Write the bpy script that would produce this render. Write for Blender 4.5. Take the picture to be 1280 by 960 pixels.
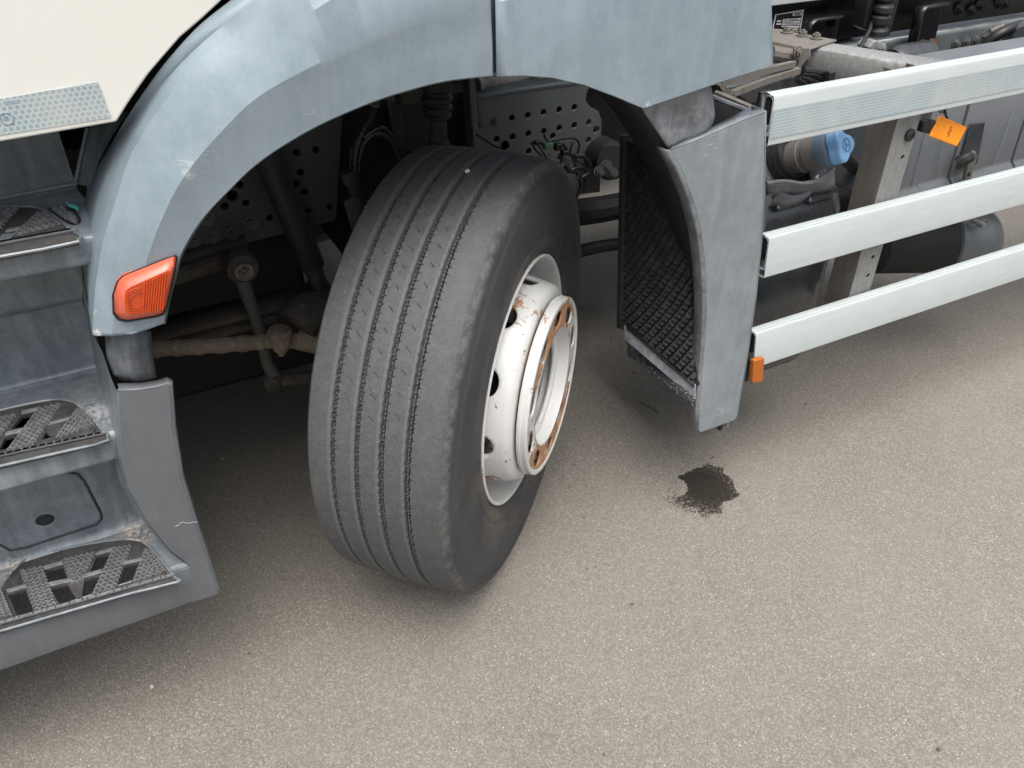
import bpy, bmesh, math, random
import numpy as np
from mathutils import Vector, Matrix, geometry
random.seed(7); rng = np.random.default_rng(7)
S = bpy.context.scene
COL = S.collection
for o in list(bpy.data.objects): bpy.data.objects.remove(o)

# ------------------------------------------------------------------ camera
CM = np.array([[0.8871029, -0.4615700, 0.0012207], [0.2682353, 0.5176766, 0.8124413], [-0.3756304, -0.7203916, 0.5830418]])
CF = 1021.75
CP = np.array([-0.6497, -1.46762, 1.60628])
cam = bpy.data.cameras.new('camera'); camo = bpy.data.objects.new('camera', cam); COL.objects.link(camo)
mw = Matrix([[*CM[:, i], CP[i]] for i in range(3)] + [[0, 0, 0, 1]])
camo.matrix_world = mw
cam.sensor_width = 36; cam.lens = CF / 1280 * 36; cam.clip_start = 0.02; cam.clip_end = 500
S.camera = camo
# ------------------------------------------------------------------ sky and sun
SUN_EL, SUN_AZ = math.radians(70), math.radians(200)      # azimuth measured from +Y clockwise
w = bpy.data.worlds.new('World'); S.world = w; w.use_nodes = True
wn = w.node_tree.nodes; wl = w.node_tree.links
bg = wn['Background']; sky = wn.new('ShaderNodeTexSky'); sky.sky_type = 'NISHITA'; sky.sun_disc = False
sky.sun_elevation = SUN_EL; sky.sun_rotation = SUN_AZ; sky.dust_density = 4; sky.air_density = 1.0
hs = wn.new('ShaderNodeHueSaturation'); hs.inputs['Saturation'].default_value = 0.38
# overcast: the sky is brighter overhead than at the horizon, the same all the way round
wg = wn.new('ShaderNodeTexCoord'); ws = wn.new('ShaderNodeSeparateXYZ'); wm = wn.new('ShaderNodeMapRange'); wx = wn.new('ShaderNodeVectorMath'); wx.operation = 'SCALE'
wl.new(wg.outputs['Generated'], ws.inputs[0]); wl.new(ws.outputs[2], wm.inputs[0]); wm.inputs[1].default_value = 0; wm.inputs[2].default_value = 1; wm.inputs[3].default_value = .55; wm.inputs[4].default_value = 1.75
wl.new(sky.outputs[0], hs.inputs['Color']); wl.new(hs.outputs[0], wx.inputs[0]); wl.new(wm.outputs[0], wx.inputs['Scale']); wl.new(wx.outputs[0], bg.inputs['Color'])
bg.inputs['Strength'].default_value = 0.15
sl = bpy.data.lights.new('sun', 'SUN'); sl.energy = 1.3; sl.angle = math.radians(45); sl.color = (1, .965, .91)
so = bpy.data.objects.new('sun', sl); COL.objects.link(so)
sd = Vector((math.sin(SUN_AZ) * math.cos(SUN_EL), math.cos(SUN_AZ) * math.cos(SUN_EL), math.sin(SUN_EL)))
so.rotation_euler = sd.to_track_quat('Z', 'Y').to_euler(); so.location = (0, -4, 6)
S.view_settings.view_transform = 'Standard'; S.view_settings.look = 'None'
S.view_settings.exposure = 0.55; S.view_settings.gamma = 1
S.render.resolution_x = 1024; S.render.resolution_y = 768

# ------------------------------------------------------------------ helpers
def P(px, py, **k):
    """the point of a real plane (x=, y= or z= const) seen at a photograph pixel"""
    (ax, val), = k.items()
    d = CM.T @ np.array([(px - 640) / CF, (480 - py) / CF, -1.0]); i = 'xyz'.index(ax)
    return Vector(CP + d * ((val - CP[i]) / d[i]))
def PL(pts, **k): return [P(a, b, **k) for a, b in pts]

def mesh_obj(name, verts, faces, mat, parent=None, smooth=True, angle=35, bevel=0, solid=0, off=-1, seg=2):
    me = bpy.data.meshes.new(name)
    me.from_pydata([tuple(v) for v in verts], [], faces)
    bm = bmesh.new(); bm.from_mesh(me); bmesh.ops.remove_doubles(bm, verts=bm.verts, dist=1e-5)
    bmesh.ops.recalc_face_normals(bm, faces=bm.faces); bm.to_mesh(me); bm.free()
    return finish(name, me, mat, parent, smooth, angle, bevel, solid, off, seg)
def finish(name, me, mat, parent=None, smooth=True, angle=35, bevel=0, solid=0, off=-1, seg=2):
    me.update()
    if mat is not None: me.materials.append(mat)
    if smooth: me.shade_smooth(); me.set_sharp_from_angle(angle=math.radians(angle))
    o = bpy.data.objects.new(name, me); COL.objects.link(o)
    if parent is not None: o.parent = parent
    if solid:
        m = o.modifiers.new('solid', 'SOLIDIFY'); m.thickness = solid; m.offset = off
    if bevel:
        m = o.modifiers.new('bevel', 'BEVEL'); m.width = bevel; m.segments = seg; m.limit_method = 'ANGLE'; m.angle_limit = math.radians(35)
    return o
def empty(name, parent=None, loc=(0, 0, 0)):
    o = bpy.data.objects.new(name, None); COL.objects.link(o); o.location = loc; o.empty_display_size = .1
    if parent is not None: o.parent = parent
    return o

class MB:
    """collects shapes into one mesh"""
    def __init__(s): s.v = []; s.f = []
    def add(s, vs, fs):
        n = len(s.v); s.v += [Vector(v) for v in vs]; s.f += [tuple(i + n for i in f) for f in fs]; return s
    def box(s, c, d, X=(1, 0, 0), Y=(0, 1, 0), Z=(0, 0, 1)):
        c = Vector(c); X, Y, Z = [Vector(a) * (k / 2) for a, k in zip((X, Y, Z), d)]
        vs = [c + X * i + Y * j + Z * k for i in (-1, 1) for j in (-1, 1) for k in (-1, 1)]
        return s.add(vs, [(0, 1, 3, 2), (4, 6, 7, 5), (0, 4, 5, 1), (2, 3, 7, 6), (0, 2, 6, 4), (1, 5, 7, 3)])
    def prism(s, pts, d):
        """closed polygon pts pushed along d"""
        n = len(pts); d = Vector(d); vs = [Vector(p) for p in pts] + [Vector(p) + d for p in pts]
        return s.add(vs, [tuple(range(n)), tuple(range(2 * n - 1, n - 1, -1))] + [(i, (i + 1) % n, n + (i + 1) % n, n + i) for i in range(n)])
    def loft(s, rows, close=False):
        m = len(rows[0]); vs = [p for r in rows for p in r]; fs = []
        for i in range(len(rows) - 1):
            for j in range(m if close else m - 1):
                k = (j + 1) % m; fs.append((i * m + j, i * m + k, (i + 1) * m + k, (i + 1) * m + j))
        return s.add(vs, fs)
    def tube(s, pts, r, seg=10, sub=5, caps=True, rr=None):
        pts = [Vector(p) for p in pts]
        if sub > 1 and len(pts) > 2: pts, tt = smooth_path(pts, sub)
        else: tt = list(range(len(pts)))
        rows = []; up = None
        for i, p in enumerate(pts):
            d = (pts[min(i + 1, len(pts) - 1)] - pts[max(i - 1, 0)]).normalized()
            if up is None: up = d.orthogonal().normalized()
            up = (up - d * up.dot(d)).normalized(); sd_ = d.cross(up)
            R_ = r(i / (len(pts) - 1), i) if callable(r) else r
            rows.append([p + (up * math.cos(a) + sd_ * math.sin(a)) * R_ for a in [2 * math.pi * k / seg for k in range(seg)]])
        s.loft(rows, True)
        if caps:
            n = len(s.v); m = len(rows) * seg; s.f.append(tuple(range(n - m, n - m + seg))); s.f.append(tuple(range(n - 1, n - 1 - seg, -1)))
        return s
    def lathe(s, prof, origin=(0, 0, 0), axis=(0, 0, 1), seg=32, closed=False):
        o = Vector(origin); a = Vector(axis).normalized(); u = a.orthogonal().normalized(); v = a.cross(u); rows = []
        for k in range(seg):
            t = 2 * math.pi * k / seg; e = u * math.cos(t) + v * math.sin(t)
            rows.append([o + a * x + e * r for x, r in prof])
        m = len(prof); n0 = len(s.v); s.v += [p for r in rows for p in r]
        for i in range(seg):
            k = (i + 1) % seg
            for j in range(m if closed else m - 1):
                l = (j + 1) % m
                s.f.append((n0 + i * m + j, n0 + i * m + l, n0 + k * m + l, n0 + k * m + j))
        return s
    def cyl(s, a, b, r, seg=16, r2=None):
        a = Vector(a); b = Vector(b); L = (b - a).length; r2 = r if r2 is None else r2
        return s.lathe([(0, 1e-5), (0, r), (L, r2), (L, 1e-5)], a, b - a, seg)
    def hexa(s, c, axis, r, h, rot=0):
        c = Vector(c); a = Vector(axis).normalized(); u = a.orthogonal().normalized(); v = a.cross(u)
        return s.prism([c + (u * math.cos(rot + k * math.pi / 3) + v * math.sin(rot + k * math.pi / 3)) * r for k in range(6)], a * h)
    def build(s, name, mat, parent=None, **k): return mesh_obj(name, s.v, s.f, mat, parent, **k)

def smooth_path(pts, sub):
    out = []; n = len(pts)
    for i in range(n - 1):
        p0, p1, p2, p3 = pts[max(i - 1, 0)], pts[i], pts[i + 1], pts[min(i + 2, n - 1)]
        for k in range(sub):
            t = k / sub; t2 = t * t; t3 = t2 * t
            out.append(.5 * ((2 * p1) + (p2 - p0) * t + (2 * p0 - 5 * p1 + 4 * p2 - p3) * t2 + (3 * p1 - p0 - 3 * p2 + p3) * t3))
    out.append(pts[-1]); return out, None
def resample(pts, n, sub=6):
    q, _ = smooth_path([Vector(p) for p in pts], sub)
    L = [0]
    for a, b in zip(q, q[1:]): L.append(L[-1] + (b - a).length)
    out = []
    for k in range(n):
        t = L[-1] * k / (n - 1); i = 0
        while i < len(L) - 2 and L[i + 1] < t: i += 1
        f = (t - L[i]) / max(L[i + 1] - L[i], 1e-9); out.append(q[i].lerp(q[i + 1], min(f, 1)))
    return out

def plate(outline, d, name, mat, parent=None, holes=(), bevel=0, **k):
    """flat plate: outline (coplanar 3-D), thickness vector d, holes = list of 3-D point rings"""
    o = outline[0]; d = Vector(d); nrm = d.normalized()
    X = (outline[1] - o); X = (X - nrm * X.dot(nrm)).normalized(); Y = nrm.cross(X)
    to2 = lambda p: Vector(((p - o).dot(X), (p - o).dot(Y)))
    loops = [[to2(p) for p in outline]] + [[to2(p) for p in h] for h in holes]
    co = [p for l in loops for p in l]; ed = []; b = 0
    for l in loops:
        n = len(l); ed += [(b + i, b + (i + 1) % n) for i in range(n)]; b += n
    vs, es, fs, *_ = geometry.delaunay_2d_cdt(co, ed, [], 0, 1e-7)
    def inside(p, poly):
        c = False; n = len(poly)
        for i in range(n):
            a, q = poly[i], poly[(i + 1) % n]
            if (a.y > p.y) != (q.y > p.y) and p.x < (q.x - a.x) * (p.y - a.y) / (q.y - a.y) + a.x: c = not c
        return c
    keep = []
    for f in fs:
        c = sum((vs[i] for i in f), Vector((0, 0))) / len(f)
        if inside(c, loops[0]) and not any(inside(c, h) for h in loops[1:]): keep.append(tuple(f))
    h0 = (outline[0] - o).dot(nrm)
    V3 = [o + X * v.x + Y * v.y for v in vs]
    bm = bmesh.new(); bv = [bm.verts.new(v) for v in V3]
    for f in keep:
        try: bm.faces.new([bv[i] for i in f])
        except ValueError: pass
    bmesh.ops.delete(bm, geom=[v for v in bm.verts if not v.link_faces], context='VERTS')
    bmesh.ops.recalc_face_normals(bm, faces=bm.faces)
    r = bmesh.ops.extrude_face_region(bm, geom=bm.faces[:])
    bmesh.ops.translate(bm, vec=d, verts=[e for e in r['geom'] if isinstance(e, bmesh.types.BMVert)])
    bmesh.ops.recalc_face_normals(bm, faces=bm.faces)
    me = bpy.data.meshes.new(name); bm.to_mesh(me); bm.free()
    return finish(name, me, mat, parent, bevel=bevel, **k)
def ring(c, X, Y, rx, ry=None, n=16, a0=0):
    ry = rx if ry is None else ry; X = Vector(X).normalized(); Y = Vector(Y).normalized()
    return [Vector(c) + X * rx * math.cos(a0 + 2 * math.pi * i / n) + Y * ry * math.sin(a0 + 2 * math.pi * i / n) for i in range(n)]
def copy_part(o, parent=None, loc=None, rot=None):
    c = o.copy(); COL.objects.link(c)
    if parent is not None: c.parent = parent
    if loc is not None: c.location = loc
    if rot is not None: c.rotation_euler = rot
    return c
def boolean_cut(o, cutter_mb):
    c = cutter_mb.build('cutter', None); m = o.modifiers.new('cut', 'BOOLEAN'); m.operation = 'DIFFERENCE'; m.object = c; m.solver = 'EXACT'
    dg = bpy.context.evaluated_depsgraph_get(); me = bpy.data.meshes.new_from_object(o.evaluated_get(dg))
    o.modifiers.remove(m); o.data = me; bpy.data.objects.remove(c)
    me.shade_smooth(); me.set_sharp_from_angle(angle=math.radians(35))
def tag(o, label=None, cat=None, group=None, kind=None):
    for k, v in (('label', label), ('category', cat), ('group', group), ('kind', kind)):
        if v: o[k] = v
    return o

# ------------------------------------------------------------------ materials
class N:
    def __init__(s, name):
        s.m = bpy.data.materials.new(name); s.m.use_nodes = True; s.t = s.m.node_tree; s.n = s.t.nodes; s.l = s.t.links
        s.b = s.n['Principled BSDF']; s.tc = s.n.new('ShaderNodeTexCoord'); s.co = s.tc.outputs['Object']
    def lk(s, v, sock):
        if hasattr(v, 'is_output'): s.l.new(v, sock)
        elif isinstance(v, (tuple, list)) and len(v) == 3 and sock.type == 'RGBA': sock.default_value = (*v, 1)
        else: sock.default_value = v
    def mapping(s, scale=(1, 1, 1), loc=(0, 0, 0), rot=(0, 0, 0), v=None):
        m = s.n.new('ShaderNodeMapping'); s.l.new(v or s.co, m.inputs[0]); m.inputs['Scale'].default_value = scale
        m.inputs['Location'].default_value = loc; m.inputs['Rotation'].default_value = rot; return m.outputs[0]
    def noise(s, scale, detail=4, rough=.55, v=None, dist=0, out='Fac'):
        m = s.n.new('ShaderNodeTexNoise'); s.l.new(v or s.co, m.inputs['Vector']); m.inputs['Scale'].default_value = scale
        m.inputs['Detail'].default_value = detail; m.inputs['Roughness'].default_value = rough; m.inputs['Distortion'].default_value = dist
        return m.outputs[out]
    def voro(s, scale, out='Distance', feature='F1', rand=1, v=None):
        m = s.n.new('ShaderNodeTexVoronoi'); m.feature = feature; s.l.new(v or s.co, m.inputs['Vector']); m.inputs['Scale'].default_value = scale
        m.inputs['Randomness'].default_value = rand; return m.outputs[out]
    def ramp(s, v, *stops):
        m = s.n.new('ShaderNodeValToRGB'); s.l.new(v, m.inputs[0]); e = m.color_ramp.elements
        while len(e) < len(stops): e.new(.5)
        for el, (p, c) in zip(e, stops): el.position = p; el.color = (*c, 1) if isinstance(c, tuple) else (c, c, c, 1)
        return m.outputs[0]
    def mix(s, f, a, b, mode='MIX'):
        m = s.n.new('ShaderNodeMix'); m.data_type = 'RGBA'; m.blend_type = mode
        s.lk(f, m.inputs[0]); s.lk(a, m.inputs[6]); s.lk(b, m.inputs[7]); return m.outputs[2]
    def math(s, op, a, b=0, c=0, clamp=False):
        m = s.n.new('ShaderNodeMath'); m.operation = op; m.use_clamp = clamp
        s.lk(a, m.inputs[0]); s.lk(b, m.inputs[1]); s.lk(c, m.inputs[2]); return m.outputs[0]
    def vmath(s, op, a, b=None):
        m = s.n.new('ShaderNodeVectorMath'); m.operation = op; s.lk(a, m.inputs[0])
        if b is not None: s.lk(b, m.inputs[1])
        return m.outputs['Value'] if op in ('LENGTH', 'DISTANCE', 'DOT_PRODUCT') else m.outputs[0]
    def sep(s, v=None):
        m = s.n.new('ShaderNodeSeparateXYZ'); s.l.new(v or s.co, m.inputs[0]); return m.outputs
    def blob(s, p, r0, r1, dist=None):
        """1 inside r0 of point p, 0 beyond r1"""
        d = s.vmath('DISTANCE', dist if dist is not None else s.co, tuple(p))
        m = s.n.new('ShaderNodeMapRange'); s.l.new(d, m.inputs[0]); m.inputs[1].default_value = r0; m.inputs[2].default_value = r1
        m.inputs[3].default_value = 1; m.inputs[4].default_value = 0; return m.outputs[0]
    def bump(s, h, strength=.3, dist=.001, prev=None):
        m = s.n.new('ShaderNodeBump'); s.l.new(h, m.inputs['Height']); m.inputs['Strength'].default_value = strength; m.inputs['Distance'].default_value = dist
        if prev is not None: s.l.new(prev, m.inputs['Normal'])
        return m.outputs[0]
    def out(s, color=None, rough=None, metal=None, normal=None, spec=None, coat=None):
        for v, k in ((color, 'Base Color'), (rough, 'Roughness'), (metal, 'Metallic'), (spec, 'Specular IOR Level'), (coat, 'Coat Weight')):
            if v is not None: s.lk(v, s.b.inputs[k])
        if normal is not None: s.l.new(normal, s.b.inputs['Normal'])
        return s.m

def plastic(name, lo, hi, chalk, rough=.42, chalk_amt=.5, scratches=(), scale=1.0, specks=.5, grain=700, wearpts=()):
    k = N(name)
    big = k.noise(3.5 * scale, 5, .6, dist=.5); med = k.noise(22 * scale, 5, .65); fine = k.noise(160, 3, .6)
    streak = k.noise(9, 5, .65, v=k.mapping((4.5, 4.5, .6)))
    c = k.mix(k.ramp(big, (.3, 0.), (.72, 1.)), lo, hi)
    c = k.mix(k.math('MULTIPLY', k.ramp(k.mix(.5, med, streak), (.42, 0.), (.70, 1.)), chalk_amt), c, chalk)
    c = k.mix(k.math('MULTIPLY', k.ramp(fine, (.5, 0.), (.75, 1.)), .14), c, chalk)
    sp = k.ramp(k.noise(95, 3, .8), (.685, 0.), (.73, 1.))
    c = k.mix(k.math('MULTIPLY', sp, specks), c, tuple(a * .55 for a in lo))
    dots = k.math('MULTIPLY', k.ramp(k.voro(38), (.035, 1.), (.05, 0.)), k.ramp(k.noise(6), (.5, 0.), (.62, 1.)))
    c = k.mix(k.math('MULTIPLY', dots, .5), c, (.62, .62, .58))
    for (p, r, rot) in scratches:
        ln = k.noise(1, 2, .5, v=k.mapping((30, 30, 900), rot=rot), dist=.6)
        ms = k.math('MULTIPLY', k.blob(p, r * .35, r), k.ramp(ln, (.635, 0.), (.66, 1.)))
        c = k.mix(k.math('MULTIPLY', ms, .9), c, (.74, .72, .68))
    for (p, r, col) in wearpts:
        ms = k.math('MULTIPLY', k.blob(p, r * .3, r), k.ramp(k.noise(110, 4, .7), (.47, 0.), (.53, 1.)))
        c = k.mix(ms, c, col)
    r_ = k.ramp(k.mix(.5, med, big), (.3, rough - .09), (.7, rough + .12))
    nb = k.bump(k.noise(grain, 2, .5), .12, .0006); nb = k.bump(big, .25, .006, nb)
    return k.out(c, r_, normal=nb)
def metal(name, base, dirt, amt=.5, rough=.5, met=.6, scale=30, streaks=False, grain=260):
    k = N(name); a = k.noise(scale, 6, .68, dist=.4)
    b = k.noise(scale * .8, 4, .6, v=k.mapping((3, 3, .3))) if streaks else k.noise(scale * .22, 4, .6)
    f = k.ramp(k.mix(.5, a, b), (.5 - .22 * amt, 0.), (.5 + .16, 1.))
    c = k.mix(f, base, dirt) if amt > 0 else base
    c = k.mix(.16, c, k.noise(grain, 2, .6), 'OVERLAY')
    nb = k.bump(k.noise(grain, 3, .6), .35, .0012); nb = k.bump(a, .3, .003, nb)
    return k.out(c, k.mix(f, (rough,) * 3, (min(rough + .3, .95),) * 3), k.math('MULTIPLY', k.math('SUBTRACT', 1, f), met), nb)
def grease(name, a, b, rough=.7, scale=60):
    k = N(name); n1 = k.noise(scale, 6, .7); n2 = k.noise(scale * .15, 4, .6)
    c = k.mix(k.ramp(n2, (.35, 0.), (.65, 1.)), a, b); c = k.mix(k.math('MULTIPLY', k.ramp(n1, (.5, 0.), (.7, 1.)), .5), c, tuple(min(x * 1.8 + .01, 1) for x in b))
    return k.out(c, rough, 0, k.bump(n1, .5, .002))

SCR = P(243, 205, y=-.262)
M = {}
M['fender'] = plastic('weathered_grey_fender', (.175, .22, .248), (.25, .308, .34), (.35, .41, .455), .34, .34,
                      scratches=((P(240, 203, y=-.262), .026, (0, .9, .3)), (P(262, 190, y=-.262), .03, (0, .1, .1)), (P(385, 137, y=-.262), .018, (0, .1, 0)), (P(846, 122, y=-.262), .022, (0, -.4, 0))),
                      wearpts=((P(235, 215, y=-.270), .012, (.62, .60, .57)), (P(241, 205, y=-.270), .011, (.62, .60, .57)), (P(249, 197, y=-.270), .008, (.62, .60, .57)), (P(118, 417, y=-.25), .010, (.7, .68, .6)), (P(119, 392, y=-.25), .007, (.7, .68, .6)), (P(812, 131, y=-.266), .012, (.55, .55, .55))))
M['steps'] = plastic('weathered_step_plastic', (.085, .102, .115), (.155, .182, .20), (.38, .41, .43), .33, .5, specks=.8,
                     wearpts=((P(172, 667, z=.432), .048, (.50, .43, .36)), (P(20, 710, z=.432), .035, (.38, .33, .27)), (P(235, 702, y=-.255), .02, (.42, .34, .3)), (P(110, 520, z=.742), .06, (.36, .36, .37))))
M['panel'] = plastic('grey_step_panel', (.098, .104, .112), (.122, .129, .137), (.17, .18, .188), .40, .35, specks=.3)
M['flap'] = plastic('grey_mudguard', (.165, .185, .20), (.215, .24, .255), (.31, .35, .37), .38, .6, scratches=((P(890, 186, y=-.26), .03, (0, .1, 0)), (P(917, 515, y=-.26), .02, (0, .2, 0)), (P(902, 515, y=-.26), .03, (0, 1.4, 0))))
M['rubber_grey'] = plastic('scuffed_rubber', (.10, .108, .118), (.17, .18, .192), (.36, .37, .38), .5, .7, scale=3)
k = N('cream_paint'); M['cream'] = k.out(k.mix(k.ramp(k.noise(4, 4), (.4, 0.), (.7, 1.)), (.71, .70, .645), (.69, .68, .62)), .22, coat=.3)
k = N('white_aluminium'); n1 = k.noise(60, 4, .6, v=k.mapping((.15, 1, 1)))
M['rail'] = k.out(k.mix(k.ramp(n1, (.4, 0.), (.75, 1.)), (.46, .50, .49), (.41, .45, .445)), .38, 0, k.bump(k.noise(500, 2), .05, .0005))
M['black'] = grease('black_grimy_metal', (.004, .0042, .0045), (.011, .010, .010))
M['dark'] = metal('dark_painted_chassis', (.06, .068, .071), (.095, .085, .074), .5, .5, .15, 24)
M['frame'] = metal('grey_painted_frame', (.10, .112, .116), (.12, .118, .11), .4, .42, .2, 10, True)
M['frame_satin'] = metal('sheen_grey_frame', (.085, .10, .105), (.11, .115, .11), .3, .35, .3, 12)  # a little smoother and more metallic than the grey frame paint
M['gloss'] = metal('gloss_black_paint', (.012, .012, .0135), (.02, .02, .02), .2, .2, 0, 12)
M['galv'] = metal('galvanised_steel', (.31, .325, .33), (.17, .16, .14), .75, .5, .45, 60, True, 220)
M['galv_dirty'] = metal('dirty_galvanised_steel', (.20, .185, .163), (.12, .103, .085), .6, .6, .3, 34, True)
M['rust'] = grease('rusty_steel', (.13, .055, .025), (.21, .10, .05), .8, 140)
M['mud'] = grease('mud_covered_steel', (.11, .083, .06), (.20, .16, .12), .9, 70)
M['mud_dark'] = grease('dark_muddy_steel', (.035, .031, .026), (.075, .062, .05), .85, 60)
M['rubber'] = grease('black_rubber', (.009, .009, .0095), (.02, .02, .02), .55, 90)
M['tank'] = plastic('black_tank_plastic', (.024, .026, .028), (.042, .045, .048), (.09, .093, .096), .24, .45, specks=.1)
M['tank_lit'] = plastic('lit_tank_plastic', (.11, .115, .118), (.165, .172, .176), (.23, .235, .24), .26, .4, specks=.1)  # tank plastic made lighter: the light on its top is in the colour
M['neck'] = metal('dusty_brown_neck', (.09, .085, .08), (.14, .125, .11), .6, .6, 0, 50)
M['cover'] = plastic('grey_cover_plastic', (.11, .117, .125), (.14, .148, .157), (.18, .19, .20), .45, .3, specks=.2)
M['airtank'] = metal('satin_air_tank', (.10, .115, .13), (.12, .125, .13), .4, .33, .2, 9)
k = N('sky_blue_plastic'); M['blue'] = k.out(k.mix(k.ramp(k.noise(40, 4), (.4, 0.), (.7, 1.)), (.16, .34, .58), (.22, .40, .60)), .5)
k = N('slate_blue_plastic'); M['slate'] = k.out((.07, .10, .135), .55)
k = N('embossed_blue'); M['blue_dark'] = k.out((.03, .09, .2), .5)
k = N('teal_plastic'); M['teal'] = k.out((.08, .62, .48), .35)
k = N('white_chip'); M['chip'] = k.out((.78, .77, .72), .6)
k = N('green_connector'); M['green'] = k.out((.10, .2, .1), .5)
k = N('copper_patina'); M['hose'] = k.out((.012, .012, .013), .45)

def lens(name, col, rib=0, vec=(1, 0, 0)):
    k = N(name); c = k.mix(k.ramp(k.noise(120, 4, .7), (.45, 0.), (.8, 1.)), col, tuple(x * .75 for x in col))
    m = k.out(c, .30, 0, k.bump(k.noise(300, 2), .1, .0006), coat=.15)
    k.b.inputs['Subsurface Weight'].default_value = 0; k.b.inputs['Subsurface Radius'].default_value = (.02, .006, .002); return m
M['amber'] = lens('amber_reflector', (.95, .30, .004)); M['red_amber'] = lens('orange_red_lens', (.50, .06, .010)); M['pink_amber'] = lens('faded_lens_rim', (.60, .12, .065)); M['amber_dark'] = lens('amber_lamp', (.42, .11, .006))

# reflective tape: triangular lattice, printed flat
k = N('reflective_tape'); x, y, z = k.sep()
def lat(k, u, per, w):
    f = k.math('ABSOLUTE', k.math('SUBTRACT', k.math('FRACT', k.math('DIVIDE', u, per)), .5)); return k.math('LESS_THAN', f, w)
s3 = math.sqrt(3) / 2
u1 = z; u2 = k.math('ADD', k.math('MULTIPLY', x, s3), k.math('MULTIPLY', z, .5)); u3 = k.math('SUBTRACT', k.math('MULTIPLY', x, s3), k.math('MULTIPLY', z, .5))
L = k.math('MAXIMUM', k.math('MAXIMUM', lat(k, u1, .0066, .085), lat(k, u2, .0066, .085)), lat(k, u3, .0066, .085))
smudge = k.ramp(k.noise(14, 4), (.45, 0.), (.7, 1.))
M['tape'] = k.out(k.mix(k.math('MULTIPLY', smudge, .35), k.mix(L, (.29, .36, .39), (.50, .57, .58)), (.62, .60, .52)), .28, .15)
# ================================================================== ground
k = N('worn_asphalt')
v1 = k.voro(190); vc = k.voro(190, 'Color'); v2 = k.voro(420, 'Color'); big = k.noise(1.7, 5, .6); med = k.noise(14, 5, .7); fine = k.noise(330, 4, .75)
vcs = k.sep(vc)[0]; v2s = k.sep(v2)[1]
c = k.mix(k.ramp(fine, (.34, 0.), (.66, 1.)), (.085, .077, .065), (.325, .295, .25))
c = k.mix(k.math('MULTIPLY', k.ramp(vcs, (.55, 0.), (1., 1.)), .45), c, (.37, .34, .29))
c = k.mix(k.math('MULTIPLY', k.ramp(v1, (.35, 0.), (.75, 1.)), .5), c, (.085, .076, .063))
c = k.mix(k.ramp(v2s, (.990, 0.), (.996, 1.)), c, (.52, .49, .44))
c = k.mix(k.math('MULTIPLY', k.ramp(med, (.35, 0.), (.7, 1.)), .28), c, (.14, .128, .11))
c = k.mix(k.math('MULTIPLY', k.ramp(big, (.3, 0.), (.7, 1.)), .3), c, (.27, .245, .205))
# small brown and dark spots
dots = k.math('MULTIPLY', k.ramp(k.voro(16), (.04, 1.), (.085, 0.)), k.ramp(k.noise(9, 2), (.52, 0.), (.6, 1.)))
c = k.mix(k.math('MULTIPLY', dots, .6), c, (.035, .028, .022))
nb = k.bump(k.math('SUBTRACT', 1, v1), .55, .0022); nb = k.bump(fine, .6, .0016, nb)
M['asphalt'] = k.out(c, k.ramp(fine, (.3, .95), (.8, .75)), 0, nb, spec=.35)
g = MB(); nx = 12
g.add([(-60, -60, 0), (60, -60, 0), (60, 60, 0), (-60, 60, 0)], [(0, 1, 2, 3)])
ground = g.build('asphalt_ground', M['asphalt']); tag(ground, 'worn brownish grey asphalt the truck is parked on', kind='structure')

# wet oil spot: ragged outline with droplets round it, 0.6 mm above the asphalt
k = N('wet_oil'); f = k.noise(260, 4, .75); vv = k.sep(k.voro(190, 'Color'))[0]
col = k.mix(k.ramp(f, (.4, 0.), (.75, 1.)), (.012, .0095, .007), (.060, .048, .036))
k.out(col, k.ramp(f, (.3, .25), (.7, .6)), 0, k.bump(k.math('SUBTRACT', 1, k.voro(190)), .6, .002))
tr = k.n.new('ShaderNodeBsdfTransparent'); mx = k.n.new('ShaderNodeMixShader')
edge = k.vmath('DISTANCE', k.mapping((1, .8, 1)), tuple(Vector((P(880, 608, z=0).x, P(880, 608, z=0).y * .8, 0))))
h = k.math('ADD', k.math('MULTIPLY', edge, 3.4), k.math('MULTIPLY', f, .9))
k.l.new(k.ramp(k.math('ADD', h, k.math('MULTIPLY', vv, .16)), (.76, .10), (.95, 1.)), mx.inputs[0])
k.l.new(k.b.outputs[0], mx.inputs[1]); k.l.new(tr.outputs[0], mx.inputs[2]); k.l.new(mx.outputs[0], k.n['Material Output'].inputs[0])
M['oil'] = k.m
stain = [(826.7,624.6),(833,620.5),(847,621.5),(858,617.5),(860,609),(855,601),(846,596),(861,590),(867,586),(877.5,584),(885.6,579),(893.7,583),(904,585),(908,593),(916,601),(918,609),(925,619.5),(914,625.6),(904,627.6),(900,633.7),(903,641.8),(889.6,643),(884.6,650),(875,644),(861,640),(851,636),(839,637),(832,630.7)]
def ragged(pts, amp, n=5, z=.0006):
    out = []; m = len(pts)
    for i in range(m):
        a = Vector(pts[i]); b = Vector(pts[(i + 1) % m])
        for q in range(n):
            p = a.lerp(b, q / n) + Vector((rng.normal(0, amp), rng.normal(0, amp * .7))); out.append(P(p.x, p.y, z=z))
    return out
sb = MB(); pr_ = ragged(stain, 1.0); sb.add(pr_, [tuple(range(len(pr_)))])
isl = ragged([(899,564.5),(904,561.5),(912,560),(912.5,565),(905,566.5)], .5, 3); sb.add(isl, [tuple(range(len(isl)))])
isl = ragged([(886,574),(891,570),(896,569.5),(893,573)], .5, 3); sb.add(isl, [tuple(range(len(isl)))])
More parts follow.
